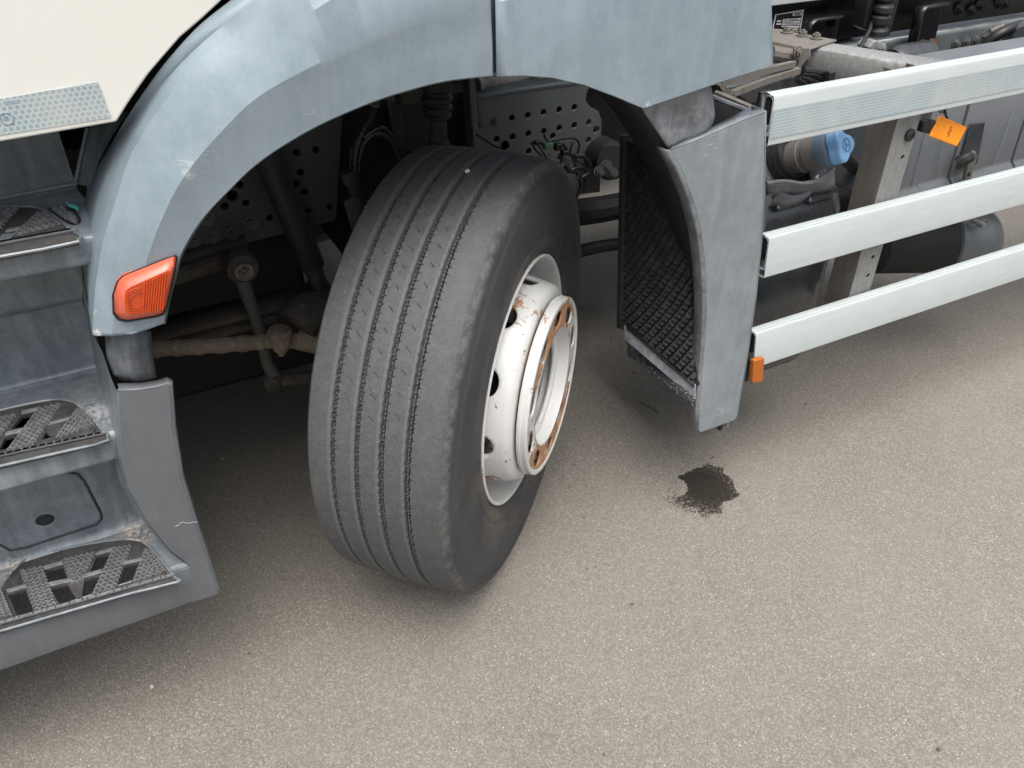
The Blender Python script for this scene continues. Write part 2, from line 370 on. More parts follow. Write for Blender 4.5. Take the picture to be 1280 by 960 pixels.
for i in range(95):
    a = rng.uniform(0, 6.28); r_ = rng.uniform(.8, 1.45); q = P(884 + 42 * r_ * math.cos(a), 612 + 32 * r_ * math.sin(a), z=.0006)
    s_ = rng.uniform(.0012, .0035); n0 = rng.integers(4, 7)
    sb.add([q + Vector((math.cos(t) * s_ * rng.uniform(.6, 1.2), math.sin(t) * s_ * rng.uniform(.6, 1.2), 0)) for t in np.linspace(0, 6.28, n0, endpoint=False)], [tuple(range(n0))])
oil = sb.build('oil_stain', M['oil'], smooth=False)
tag(oil, 'small ragged wet dark oil spot on the asphalt below the grey mudguard', 'oil stain')
# twig and pebbles
tg = MB().tube([P(800, 502, z=.004), P(808, 507, z=.006), P(817, 511, z=.004), P(823, 517, z=.003)], .0014, 5, 3)
tag(tg.build('twig', M['mud_dark']), 'thin dark twig lying on the asphalt beside the mudguard netting', 'twig')
def pebble(px, py, r, mat, name, label, cat, z=0, group=None):
    bm = bmesh.new(); bmesh.ops.create_icosphere(bm, subdivisions=2, radius=r)
    for v in bm.verts: v.co *= 1 + rng.uniform(-.18, .18)
    for v in bm.verts: v.co.z *= .6
    me = bpy.data.meshes.new(name); bm.to_mesh(me); bm.free()
    o = finish(name, me, mat, None, smooth=False); o.location = P(px, py, z=z + r * .35); tag(o, label, cat, group); return o
k = N('brown_grit'); M['grit'] = k.out((.10, .07, .05), .9)
k = N('pale_grit'); M['pale_grit'] = k.out((.5, .48, .44), .8)
pebble(1173, 937, .0045, M['grit'], 'pebble', 'brown crumb of grit near the bottom right corner of the asphalt', 'pebble')
pebble(790, 755, .004, M['grit'], 'pebble', 'dark crumb of grit alone on the asphalt right below the tyre', 'pebble')
pebble(1007, 505, .0042, M['grit'], 'pebble', 'brown crumb of grit on the asphalt to the right of the mudguard foot', 'pebble')
pebble(792, 466, .0045, M['rubber'], 'pebble', 'small black crumb on the asphalt left of the hanging netting', 'pebble')
pebble(190, 858, .004, M['pale_grit'], 'pebble', 'pale pinkish chip on the asphalt below the bottom step', 'pebble')
pebble(278, 573, .0035, M['pale_grit'], 'pebble', 'white speck of grit on the shaded asphalt between step and tyre', 'pebble')

# ================================================================== the truck
truck = empty('truck'); tag(truck, 'parked truck with weathered grey fender and steps, turned front wheel and white guard rails', 'truck')

# ------------------------------------------------------------------ wheel
th = math.radians(43.87)
AX = Vector((math.sin(th), -math.cos(th), -.0103)).normalized(); U = AX.cross(Vector((0, 0, 1))).normalized(); U = -U; V = AX.cross(U).normalized()
V = -V if V.z < 0 else V
U = V.cross(AX).normalized()
wheel = empty('wheel', truck); wheel.matrix_basis = Matrix([[U[i], V[i], AX[i], (0, 0, .5)[i]] for i in range(3)] + [[0, 0, 0, 1]])
tag(wheel, 'steered front wheel with worn black tyre and white chipped steel rim')
# tyre as one height field
NA = 2400; Rc = .505
s_t = np.linspace(-.133, .133, 261)
side = [(.1362, .4972), (.1395, .4925), (.1425, .4880), (.1445, .4835), (.1468, .476), (.1484, .468), (.1496, .459), (.1505, .4575), (.1518, .449), (.1534, .436), (.1545, .420), (.1548, .404), (.1540, .388), (.1522, .372), (.1498, .356), (.1475, .343), (.1462, .337), (.1478, .333), (.1488, .327), (.1480, .320), (.1462, .313), (.1445, .307), (.1425, .302), (.139, .2965), (.134, .291), (.128, .288)]
prof = [(-a, r) for a, r in side[::-1]] + [(s, None) for s in s_t] + side
npf = len(prof); ax_ = np.array([p[0] for p in prof]); base = np.array([p[1] if p[1] else Rc + .0015 - .0062 * (abs(p[0]) / .133) ** 2.6 for p in prof])
ang = np.linspace(0, 2 * np.pi, NA, endpoint=False); T = ang[:, None] * Rc; Sx = ax_[None, :] * np.ones((NA, 1)); Rr = np.ones((NA, 1)) * base[None, :]
circ = 2 * np.pi * Rc; per = circ / 78; trd = np.array([p[1] is None for p in prof])[None, :]
cut = np.zeros_like(Sx)
for gi, (gc, gw) in enumerate(((-.0805, .0044), (-.0305, .0046), (.0195, .0050), (.0715, .0056))):
    zig = .0004 * np.sin(4 * np.pi * T / per)
    d = Sx - gc - zig
    wall = np.clip((gw - .0004 + .0010 - np.abs(d)) / .0010, 0, 1)
    cham = np.clip((.0055 - np.abs(d + .0080)) / .0012, 0, 1) * .0014
    bead = (np.abs(d - .0004) < .0018) & (np.mod(T, .0084) < .0047)
    cut = np.maximum(cut, np.where(bead, wall * .0034, wall * .0140)); cut = np.maximum(cut, cham)
    for sg in (-1, 1):                                   # short notches at the groove edges
        ph = np.mod(T + sg * .004 + gi * .006, per / 2.5)
        n_ = (ph < .0015) & (sg * d > 0) & (np.abs(d) < gw + .0050)
        cut = np.where(n_, np.maximum(cut, .0024), cut)
for rc_, ph0 in ((-.0555, 0), (-.0055, .4), (.0455, .75)):             # diagonal slits on the three middle ribs
    tt = np.mod(T + ph0 * per, per) - per / 2; ss = Sx - rc_
    a_ = (tt * .66 + ss * .75); b_ = (tt * .75 - ss * .66)
    L_ = .0066
    sl_ = (np.abs(a_ ) < L_) & (np.abs(b_) < .0008)
    cut = np.where(sl_, np.maximum(cut, .0020), cut)
# scuffs: shallow wear over the whole surface
wv = .0007 * np.sin(T * 9.1 + 3 * np.sin(T * 2.3)) * (np.abs(Sx) > .12)
Rr = Rr - np.where(trd, cut, 0) + wv * (~trd) * .6
# ragged shoulder wear edge
sh = (np.abs(Sx) > .128) & (np.abs(Sx) < .1455)
Rr = Rr + np.where(sh, rng.normal(0, .00025, Rr.shape) + .0003 * np.sin(T * 55 + np.sin(T * 17) * 3), 0)
co = np.stack([Rr * np.cos(ang)[:, None], Rr * np.sin(ang)[:, None], Sx], -1).reshape(-1, 3)
I = np.arange(NA)[:, None] * npf + np.arange(npf - 1)[None, :]; J = (np.arange(NA)[:, None] + 1) % NA * npf + np.arange(npf - 1)[None, :]
F = np.stack([I, J, J + 1, I + 1], -1).reshape(-1, 4)
me = bpy.data.meshes.new('tyre'); me.vertices.add(len(co)); me.vertices.foreach_set('co', co.ravel()); me.loops.add(F.size); me.loops.foreach_set('vertex_index', F.ravel())
me.polygons.add(len(F)); me.polygons.foreach_set('loop_start', np.arange(0, F.size, 4)); me.polygons.foreach_set('loop_total', np.full(len(F), 4)); me.update(calc_edges=True); me.validate()
k = N('worn_tyre_rubber'); x, y, z = k.sep(); rad = k.math('SQRT', k.math('ADD', k.math('MULTIPLY', x, x), k.math('MULTIPLY', y, y)))
n1 = k.noise(11, 5, .65); n2 = k.noise(150, 5, .75); n3 = k.noise(45, 4, .7); n4 = k.noise(900, 2)
tread = k.ramp(rad, (.486, 0.), (.499, 1.))
c = k.mix(k.ramp(n1, (.3, 0.), (.7, 1.)), (.036, .037, .040), (.053, .053, .054))
ct = k.mix(k.ramp(n2, (.35, 0.), (.7, 1.)), (.058, .061, .064), (.094, .096, .096)); ct = k.mix(k.math('MULTIPLY', k.ramp(n3, (.45, 0.), (.7, 1.)), .35), ct, (.13, .128, .12))
c = k.mix(tread, c, ct)
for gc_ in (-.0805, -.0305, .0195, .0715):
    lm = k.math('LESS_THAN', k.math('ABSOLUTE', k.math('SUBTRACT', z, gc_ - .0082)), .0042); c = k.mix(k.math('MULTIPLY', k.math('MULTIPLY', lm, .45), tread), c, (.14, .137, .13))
low = k.ramp(rad, (.30, 0.), (.318, 1.), (.36, .6), (.40, 0.)); mudm = k.math('MULTIPLY', low, k.ramp(k.noise(7, 4, .6, dist=.6), (.42, 0.), (.62, 1.)))
c = k.mix(k.math('MULTIPLY', mudm, .75), c, (.115, .095, .075))
shr = k.math('MULTIPLY', k.ramp(rad, (.477, 0.), (.486, 1.), (.495, 1.), (.4985, 0.)), k.ramp(n3, (.4, 0.), (.6, 1.)))
c = k.mix(k.math('MULTIPLY', shr, .55), c, (.17, .16, .145))
dust = k.math('MULTIPLY', k.ramp(n1, (.45, 0.), (.75, 1.)), k.ramp(n2, (.4, 0.), (.65, 1.))); c = k.mix(k.math('MULTIPLY', dust, .45), c, (.10, .096, .088))
wh = k.ramp(k.voro(75), (.05, 1.), (.075, 0.)); c = k.mix(k.math('MULTIPLY', wh, k.ramp(k.noise(19), (.52, 0.), (.6, 1.))), c, (.38, .37, .34))
# radial fine cracks near the bead
ringn = k.noise(1, 3, .6, v=k.mapping((60, 60, 9))); crack = k.math('MULTIPLY', k.ramp(ringn, (.60, 0.), (.64, 1.)), k.ramp(rad, (.31, 0.), (.33, 1.), (.36, 1.), (.39, 0.)))
c = k.mix(k.math('MULTIPLY', crack, .5), c, (.012, .012, .012))
nb = k.bump(n2, .35, .0009); nb = k.bump(n4, .3, .0005, nb); nb = k.bump(n3, .25, .002, nb)
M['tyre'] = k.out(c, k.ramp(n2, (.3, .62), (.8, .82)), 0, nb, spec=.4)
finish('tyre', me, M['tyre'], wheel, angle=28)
# lettering and rings raised on the sidewall
def ring_text(txt, a0, rr, size, mat, step=.9, zz=.1545, name='tyre_lettering'):
    mb = MB()
    for i, ch in enumerate(txt):
        if ch == ' ': continue
        cu = bpy.data.curves.new('t', 'FONT'); cu.body = ch; cu.size = size; cu.extrude = .0007; cu.align_x = 'CENTER'
        to = bpy.data.objects.new('t', cu); COL.objects.link(to); dg = bpy.context.evaluated_depsgraph_get(); tm = to.evaluated_get(dg).to_mesh()
        a = a0 - i * size * step * .72 / rr; R_ = Matrix.Rotation(a - math.pi / 2, 3, 'Z')
        mb.add([R_ @ Vector((v.co.x, rr + v.co.y, zz + v.co.z)) for v in tm.vertices], [tuple(p.vertices) for p in tm.polygons])
        bpy.data.objects.remove(to); bpy.data.curves.remove(cu)
    return mb.build(name, mat, wheel, smooth=False)

ring_text('315/70 R22.5', math.radians(64), .392, .040, M['tyre'], zz=.1540)
pb_ = pebble(588, 217, .006, M['chip'], 'pebble', 'small white stone lodged in a groove near the top of the tyre', 'pebble'); pb_.location = (-.0050, -.0391, 1.0035)
# rim: closed lathe profile, then ten hand holes cut out
def lathe_obj(prof, name, mat, seg=180, **kw):
    return MB().lathe(prof, (0, 0, 0), (0, 0, 1), seg, True).build(name, mat, wheel, **kw)
def chipped(name, amt, lo=.56, extra=0):
    k = N(name); n1 = k.noise(24, 6, .75, dist=.3); n2 = k.noise(7, 3, .6); n3 = k.noise(60, 4, .7)
    c = k.mix(k.ramp(k.noise(8, 4), (.4, 0.), (.7, 1.)), (.62, .62, .60), (.53, .53, .505))
    c = k.mix(k.math('MULTIPLY', k.ramp(n3, (.5, 0.), (.75, 1.)), .22), c, (.50, .50, .47))
    e = k.math('ADD', k.math('MULTIPLY', n1, .62), k.math('MULTIPLY', n2, .38))
    if extra: e = k.math('ADD', e, k.math('MULTIPLY', k.ramp(k.math('ADD', k.math('MULTIPLY', k.sep()[1], -2.2), .5), (.12, .75), (.30, .1), (.62, 0.), (.9, 1.)), extra))
    rim_ = k.ramp(e, (lo - .012, 0.), (lo, 1.))
    rc = k.mix(k.ramp(n3, (.35, 0.), (.65, 1.)), (.30, .15, .075), (.42, .24, .13)); rc = k.mix(k.ramp(n1, (.6, 0.), (.72, 1.)), rc, (.10, .055, .035))
    c = k.mix(k.math('MULTIPLY', rim_, amt), c, rc)
    spk = k.math('MULTIPLY', k.ramp(k.voro(130), (.10, 1.), (.14, 0.)), k.ramp(k.noise(13), (.54, 0.), (.6, 1.))); c = k.mix(k.math('MULTIPLY', spk, .8), c, (.17, .10, .07))
    nb = k.bump(k.math('SUBTRACT', 1, rim_), .5, .0008); nb = k.bump(k.noise(200, 3), .08, .001, nb)
    return k.out(c, k.mix(rim_, (.32,) * 3, (.85,) * 3), 0, nb)
M['rim'] = chipped('white_rim_paint', 1, .597); M['ringp'] = chipped('white_ring_paint_rusting', 1, .555, .28)
rimp = [(.1435, .2965), (.1455, .2935), (.1450, .2905), (.1425, .2885), (.138, .2870), (.122, .2855), (.112, .283), (.09, .2795), (.05, .275), (.02, .262), (-.03, .258), (-.06, .258), (-.09, .275), (-.12, .283), (-.138, .285), (-.143, .292), (-.139, .2965), (-.125, .292), (-.10, .288), (-.06, .267), (-.03, .266), (.015, .269), (.045, .283), (.10, .290), (.125, .292), (.139, .2965)]
lathe_obj([(a, r) for a, r in rimp], 'rim', M['rim'], 220)
dp = [(.030, .2625), (.055, .262), (.080, .257), (.098, .249), (.115, .243), (.135, .2385), (.152, .2355), (.167, .2315), (.175, .225), (.180, .215), (.181, .205), (.181, .150), (.181, .11)]
disc_prof = dp + [(.158, .11), (.158, .200), (.152, .214), (.145, .222), (.128, .2275), (.110, .232), (.092, .239), (.075, .247), (.052, .252), (.030, .2525)]
# the disc is unrolled flat, its ten hand holes cut, and rolled up again
def holed_disc(prof, holes, mat, name, nseg=160, thick=.010):
    L = [0]
    for (a0, r0), (a1, r1) in zip(prof, prof[1:]): L.append(L[-1] + math.hypot(a1 - a0, r1 - r0))
    R0 = .243; W = math.tau * R0
    def at(u, s):
        i = 0
        while i < len(L) - 2 and L[i + 1] < s: i += 1
        f = min(max((s - L[i]) / (L[i + 1] - L[i]), 0), 1); a = prof[i][0] + (prof[i + 1][0] - prof[i][0]) * f; r = prof[i][1] + (prof[i + 1][1] - prof[i][1]) * f
        t = u / R0; return Vector((r * math.cos(t), r * math.sin(t), a))
    sb_ = L[:]
    for i in range(len(L) - 1):
        if L[i + 1] - L[i] > .012: sb_ += [L[i] + (L[i + 1] - L[i]) * q / 3 for q in (1, 2)]
    sb_ = sorted(sb_)
    def inh(u, s, g=1.0):
        return any(((u - hu + W / 2) % W - W / 2) ** 2 / (ru * g) ** 2 + (s - hs2) ** 2 / (rs * g) ** 2 < 1 for hu, hs2, ru, rs in holes)
    pts = []; nb_ = nseg
    for i in range(nseg + 1):
        for s_ in sb_:
            u = W * i / nseg
            if not inh(u, s_, 1.08): pts.append(Vector((u, s_)))
    ed = []
    for hu, hs2, ru, rs in holes:
        b0 = len(pts)
        for q in range(32): pts.append(Vector((hu + ru * math.cos(math.tau * q / 32), hs2 + rs * math.sin(math.tau * q / 32))))
        ed += [(b0 + q, b0 + (q + 1) % 32) for q in range(32)]
    vs, es, fs, *_ = geometry.delaunay_2d_cdt(pts, ed, [], 0, 1e-7)
    mb = MB(); keep = []
    for f in fs:
        c = sum((vs[i] for i in f), Vector((0, 0))) / len(f)
        if not inh(c.x, c.y, .995): keep.append(tuple(f))
    mb.add([at(v.x, v.y) for v in vs], keep)
    return mb.build(name, mat, wheel, solid=thick, off=-1, angle=50)
Ls = 0; Ld = [0]
for (a0, r0), (a1, r1) in zip(dp, dp[1:]): Ld.append(Ld[-1] + math.hypot(a1 - a0, r1 - r0))
HS = Ld[4] + .010; HOLE0 = math.radians(4 + 36)
disc = holed_disc(dp, [(.243 * (HOLE0 + i * math.tau / 10 - .0), HS, .030, .021) for i in range(10)], M['rim'], 'rim_disc')
lathe_obj([(.175, .150), (.175, .199), (.1855, .199), (.1855, .150)], 'rusty_spacer', grease('dark_rust', (.03, .018, .011), (.075, .04, .022), .9, 120), 100)
# nut guard ring: thick outer band, thin face with ten openings, deep centre hole
lathe_obj([(.186, .1985), (.187, .2085), (.190, .2105), (.195, .2105), (.197, .2085), (.200, .2085), (.203, .2095), (.2085, .2095), (.2105, .207), (.2105, .199), (.2085, .1965), (.190, .1965)], 'nut_ring_band', chipped('white_band_paint', 1, .60), 160)
o_ = Vector((0, 0, .2035)); outl = ring(o_, (1, 0, 0), (0, 1, 0), .198, n=120); hl = [ring(o_, (1, 0, 0), (0, 1, 0), .139, n=100)]
for i in range(10):
    a = math.radians(13) + i * math.tau / 10; e = Vector((math.cos(a), math.sin(a), 0)); tdir = Vector((-math.sin(a), math.cos(a), 0))
    hl.append(ring(o_ + e * .170, tdir, e, .033, .0195, 28))
plate(outl, Vector((0, 0, .005)), 'nut_ring', M['ringp'], wheel, hl, bevel=.0012)
lathe_obj([(.2085, .1385), (.2085, .1425), (.180, .1415), (.150, .1385), (.150, .1345), (.180, .1375)], 'ring_sleeve', chipped('dusty_white_sleeve', .5, .62), 110)
nutm = None
for i in range(10):
    a = math.radians(13) + i * math.tau / 10; p = Vector((math.cos(a), math.sin(a), 0)) * .1675
    if nutm is None:
        b = MB().cyl((0, 0, .178), (0, 0, .182), .024, 20).hexa((0, 0, .182), (0, 0, 1), .0185, .017).cyl((0, 0, .199), (0, 0, .204), .010, 12)
        nutm = b.build('wheel_nut', metal('rusting_wheel_nut', (.10, .09, .085), (.17, .085, .045), .8, .6, .4, 60), wheel, bevel=.001); nutm.location = p
    else: copy_part(nutm, loc=p)
hb = MB().lathe([(.02, .001), (.135, .001), (.138, .05), (.13, .075), (.118, .085), (.115, .118), (.10, .127), (.05, .127)], (0, 0, 0), (0, 0, 1), 60)
hb.build('hub', M['mud_dark'], wheel)
for i in range(8):
    a = math.tau * i / 8 + .2; MB().hexa((math.cos(a) * .112, math.sin(a) * .112, .112), (0, 0, 1), .0125, .022).build('hub_bolt', M['galv_dirty'], wheel, bevel=.001)
MB().lathe([(.118, .001), (.118, .075), (.145, .073), (.150, .066), (.150, .001)], (0, 0, 0), (0, 0, 1), 40).build('hub_cap', M['frame'], wheel)
# brake drum and knuckle behind the rim
bd = MB().lathe([(.0, .001), (.0, .20), (-.06, .235), (-.13, .24), (-.17, .235), (-.175, .10), (-.26, .07), (-.26, .001)], (0, 0, 0), (0, 0, 1), 48)
bd.build('brake_drum', M['mud_dark'], wheel)
# ------------------------------------------------------------------ fender
def contour(name_pts, y): return PL(name_pts, y=y)
def loft_part(name, conts, n, mat, thick, parent=truck, angle=40, bevel=0):
    """conts: list of (pixels, depth or list of depths); each contour is a real curve of its own distance"""
    rows = []
    for pts, y in conts:
        ys = y if isinstance(y, (list, tuple)) else [y] * len(pts)
        rows.append(resample([P(a, b, y=c) for (a, b), c in zip(pts, ys)], n))
    return MB().loft(rows).build(name, mat, parent, solid=thick, off=0, angle=angle, bevel=bevel)
Oc = [(330,-30),(290,0),(248,33),(212,72),(182,112),(157,150),(138,185),(122,212),(110,240),(103,270),(101,310),(106,360),(113,400),(117,419)]
Ac = [(410,-30),(353,0),(297,45),(225,106),(187,156),(162,200),(145,254),(131,298),(123,340),(118,387),(117.5,419)]
Am = [(470,-30),(410,2),(330,62),(262,120),(222,175),(193,225),(173,270),(158,315),(147,360),(142,400),(140,419.5)]
Bc = [(560,-25),(520,2),(460,45),(400,78),(325,119),(275,166),(231,219),(203,272),(184,324),(172,372),(166,410),(165,417)]
Bd = [(575,-20),(530,10),(465,53),(404,84),(330,124),(280,171),(237,222),(209,274),(190,326),(178,373),(172,410),(171,416)]
Cc = [(632,85),(615,94),(560,99.5),(505,113),(450,132),(385,162),(325,200),(285,237),(250,275),(225,315),(217,345),(209,375),(203,404)]
# the front fender is split at the seam x=615: contours B and C end there, A runs out of the picture
SE = [(612,-30),(613,6)]
Af = [(612,-62)] + Ac; 
rowA = [(606,-100),(535,-86),(470,-66)] + [(410,-37)] + Ac[1:]
rowO = [(606,-165),(500,-125),(410,-78)] + Oc
rowM = [(610,-52),(545,-45),(478,-25)] + Am[1:]
rowB = [(613,6),(560,18),(500,35),(445,57),(400,78),(325,119),(275,166),(231,219),(203,272),(184,324),(172,372),(166,410),(165,417)]
rowBd = [(613,11),(560,23),(500,40),(448,62),(404,83),(330,124),(280,171),(236.5,222),(208,274),(189,326),(177,373),(171,410),(170,416)]
rowC = [(616,93.5),(560,99.5),(505,113),(450,132),(385,162),(325,200),(285,237),(250,275),(226,315),(217,345),(209,375),(203.5,404)]
rowD = [(615,55),(560,62),(503,77),(450,96),(394,124),(326,165),(282,204),(244,247),(218,294),(205,330),(194,372),(190,400),(187,410)]
nO = len(rowO); yB = [-.268, -.269, -.271, -.273, -.275, -.277, -.277, -.277, -.275, -.272, -.27, -.268, -.267]
yO = [-.222] * (nO - 12) + [-.222, -.218, -.205, -.18, -.15, -.115, -.085, -.065, -.055, -.06, -.10, -.16]
N_ = 180
nm = len(rowA); tt_ = [i / (nm - 1) for i in range(nm)]
def rs2(pts, n):
    q = resample([Vector((a, b, 0)) for a, b in pts], n); return [(p.x, p.y) for p in q]
R1 = rs2(rowO, 40); R2 = rs2(rowA, 40); Y1_ = [p.x for p in resample([Vector((y * 1.0, i * 1.0, 0)) for i, y in enumerate(yO)], 40)]
loft_part('front_fender', [(rowO, yO), ([((a + c) / 2 - 1, (b + d) / 2 - 1) for (a, b), (c, d) in zip(R1, R2)], [.3 * q - .7 * .243 for q in Y1_]), (rowA, -.243), (rowM, -.262), (rowB, yB), (rowBd, [q + .0012 for q in yB]), (rowD, -.2695), (rowC, -.266), ([(a, b + 1.2) for a, b in rowC], -.262), ([(a + (3 if i > 6 else 0), b - (2 if i < 7 else 0)) for i, (a, b) in enumerate(rowC)], -.20)], N_, M['fender'], .003, angle=22)
# bottom cap of the fender foot
fc = [P(117.5,419,y=-.248), P(140,419.5,y=-.259), P(165,417,y=-.27), P(185,411,y=-.264), P(203,404,y=-.264)]
fi = [p + Vector((0.0, .12, .01)) for p in fc]
MB().loft([fc, fi]).build('fender_foot', M['fender'], truck, solid=.003, off=0)
# rear piece of the fender, behind the seam
rT = [(620,-60),(700,-62),(800,-66),(900,-70),(960,-72)]
rR = [(619,1),(700,-12),(800,-25),(900,-40),(962,-45)]
rC = [(620.5,94.5),(650,93.5),(690,96),(730,105),(768,119),(803,134)]
rE = [(803,134),(850,119),(905,100),(965,80.5)]
low = [(620.5,94.5),(652,93.3),(690,96),(730,105),(768,119),(803,134),(805,133.8),(850,119),(905,100),(940,89),(960,83),(965.5,80)]
mid = [(619.8,45),(650,44),(690,44),(730,46),(768,48),(803,50),(806,50),(850,46),(905,36),(935,30),(950,27),(964,24)]
top = [(619,3),(650,-2),(690,-8),(730,-12),(768,-18),(803,-24),(806,-24),(850,-30),(900,-36),(925,-38),(945,-40),(962,-42)]
tt = [(a, b - 90) for a, b in top]
lowi = [(a, b + .8) for a, b in low]
rows = [PL(tt, y=-.15), PL(top, y=-.262), PL(mid, y=-.266), PL(low, y=-.266), PL(lowi, y=-.262), [p + Vector((0, .055, .004)) for p in PL(lowi, y=-.262)]]
rows = [[q for p in zip(r, r[1:]) for q in (p[0], p[0].lerp(p[1], .5))] + [r[-1]] for r in rows]
MB().loft(rows).build('rear_fender', M['fender'], truck, solid=.003, off=0, angle=24)
e = [P(962,-42,y=-.262), P(964,24,y=-.266), P(965.5,80,y=-.266)]
MB().loft([e, [p + Vector((.012, .02, 0)) for p in e], [p + Vector((.012, .30, 0)) for p in e]]).build('fender_end', M['fender'], truck, solid=.003, off=0)
# dark strip behind the seam
MB().prism(PL([(606,-20),(628,-20),(632,93),(609,96)], y=-.245), (0, .004, 0)).build('seam_backing', M['slate'], truck)

# marker lamp in the fender foot
mk = [(148,352),(155,345),(205,325),(217,320.5),(220,323),(216,345),(208,380),(204,391),(196,394),(160,400),(149,398),(143,390),(142.5,368)]
o1 = PL(mk, y=-.2745); cen = sum(o1, Vector()) / len(o1)
inn = PL([(157,364),(163,359),(203,341),(211,338),(213,341),(209,360),(204,383),(200,387),(192,389),(164,394),(159,392),(156,387),(156,370)], y=-.292)
mb = MB(); mb.loft([[p + Vector((0, .02, 0)) for p in o1], o1, [p.lerp(q, .45) + Vector((0, -.005, 0)) for p, q in zip(o1, inn)], inn], True)
lampo = empty('side_marker_lamp', truck); tag(lampo, 'orange red side marker lens set in the fender foot')
mb.build('lens_rim', M['pink_amber'], lampo, angle=50)
mb = MB(); mb.add(inn, [tuple(range(len(inn)))]); mb.build('lens', M['red_amber'], lampo, smooth=False)
mb = MB()
for i in range(9):
    a = P(181 + i * 3.3, 353.5 - i * 1.45, y=-.2925); b = P(178.5 + i * 3.05, 391 - i * .5, y=-.2925); mb.tube([a, b], .0016, 6, 1)
mb.build('lens_rib', M['red_amber'], lampo)
mb = MB()
for j in range(3):
    a = [P(160 + 1.5*j, 366 + 3*j, y=-.2925), P(172, 360 + 3*j, y=-.2925), P(178, 366 + 3*j, y=-.2925), P(176, 388 - 3*j, y=-.2925), P(162 + 1.5*j, 391 - 3*j, y=-.2925), P(160 + 1.5*j, 366 + 3*j, y=-.2925)]
    mb.tube(a, .0009, 5, 2)
mb.build('lens_ring', M['red_amber'], lampo)
gk = [(a + (a - 180) * .055, b + (b - 360) * .055) for a, b in mk]
mb = MB(); g0 = PL(gk, y=-.2725); mb.loft([g0, [p.lerp(q, .8) for p, q in zip(g0, o1)]], True); mb.build('lamp_gasket', M['rubber'], lampo, solid=.002, off=0)

# cab door panel corner and its reflective tape
cr = [(282,-4),(252,24),(225,47),(205,70),(187,91),(172,112),(159,131),(151,144),(146,152.5)]
pc = PL(cr, y=-.226); top_z = 1.95
outl = [Vector((-2.0, -.226, top_z)), Vector((pc[0].x + .16, -.226, top_z)), Vector((pc[0].x + .14, -.226, pc[0].z + .05))] + pc + [P(140,153.5,y=-.226), P(0,177.5,y=-.226), P(-420,262,y=-.226)]
outl[-1] = Vector((-2.0, -.226, outl[-2].z + (outl[-2].z - outl[-3].z) / (outl[-2].x - outl[-3].x) * (-2.0 - outl[-2].x)))
cabp = plate(outl, (0, .02, 0), 'cab_panel', M['cream'], truck, bevel=.003, seg=3)
tp = PL([(-200,157),(0,124),(122.5,102.5),(139,147),(0,169),(-200,202)], y=-.2272)
plate(tp, (0, .001, 0), 'reflective_tape', M['tape'], cabp)
k = N('tape_print'); M['print'] = k.out((.28, .34, .38), .4)
mb = MB()
for cx_, cy_, r_ in ((8, 148, 5.2),): mb.tube(ring(P(cx_, cy_, y=-.2278), (1, 0, 0), (0, 0, 1), .0075, n=20) + [P(cx_, cy_, y=-.2278) + Vector((.0075, 0, 0))], .0007, 5, 1)
for a, b, c_, d_ in ((14,125.5,22,130),(8,126.5,12,131.5),(5.5,146,9.5,147),(5.5,149.5,9.5,150.5),(5,146,6.3,152)): mb.prism(PL([(a, b), (c_, b - .8), (c_, d_ - .8), (a, d_)], y=-.2277), (0, .0005, 0))
mb.build('tape_marking', M['print'], cabp)

# cab body: floor, back and hull above, beyond the picture, so the wheel well has a ceiling
cb = MB(); 
cb.box((-.78, 1.0, 2.15), (2.55, 2.36, 1.35)); cb.build('cab_hull', M['cream'], truck, bevel=.05)
wl_ = []
for i in range(25):
    a = math.radians(50 + 65 * i / 24); wl_.append(Vector((-.08 + .86 * math.cos(a), 0, .50 + .86 * math.sin(a))))
MB().loft([[p + Vector((0, -.20, 0)) for p in wl_], [p + Vector((0, .42, 0)) for p in wl_]]).build('wheel_arch_liner', M['black'], truck, solid=.004)
MB().box((-.75, 1.0, 1.44), (2.4, 2.3, .06)).box((-.86, 1.3, 1.1), (.1, 1.2, .7)).build('cab_floor', M['black'], truck)
MB().box((-1.42, 2.1, .75), (1.36, .4, 1.3)).box((1.55, 1.95, .68), (1.7, .5, .6)).box((.62, 2.1, .75), (.2, .4, .9)).box((0, 2.1, 1.25), (1.3, .36, .3)).build('far_side_body', M['black'], truck, bevel=.02)  # unseen far side as plain boxes, added to keep light from under the truck
MB().lathe([(0, 1e-4), (0, .3), (0, .49), (.05, .505), (.26, .505), (.3, .48), (.3, 1e-4)], (0, 1.86, .505), (0, 1, 0), 48).build('far_side_wheel', M['rubber'], truck)
MB().box((-.55, 1.04, .98), (1.3, .62, .62)).build('engine_block', M['black'], truck, bevel=.03)
MB().box((-1.35, 1.15, .70), (.9, 1.9, .6)).build('front_body', M['black'], truck, bevel=.03)

MB().box((.40, 1.02, .80), (.5, .66, .66)).box((1.2, 1.0, .82), (1.1, .76, .40)).build('gearbox_blocker', M['black'], truck, bevel=.02)  # dark boxes added behind the frame plate to block light
MB().box((-.62, 1.02, .46), (.8, .8, .5)).build('underbody_blocker', M['black'], truck, bevel=.02)  # dark box added to hide the bright ground behind the front plate
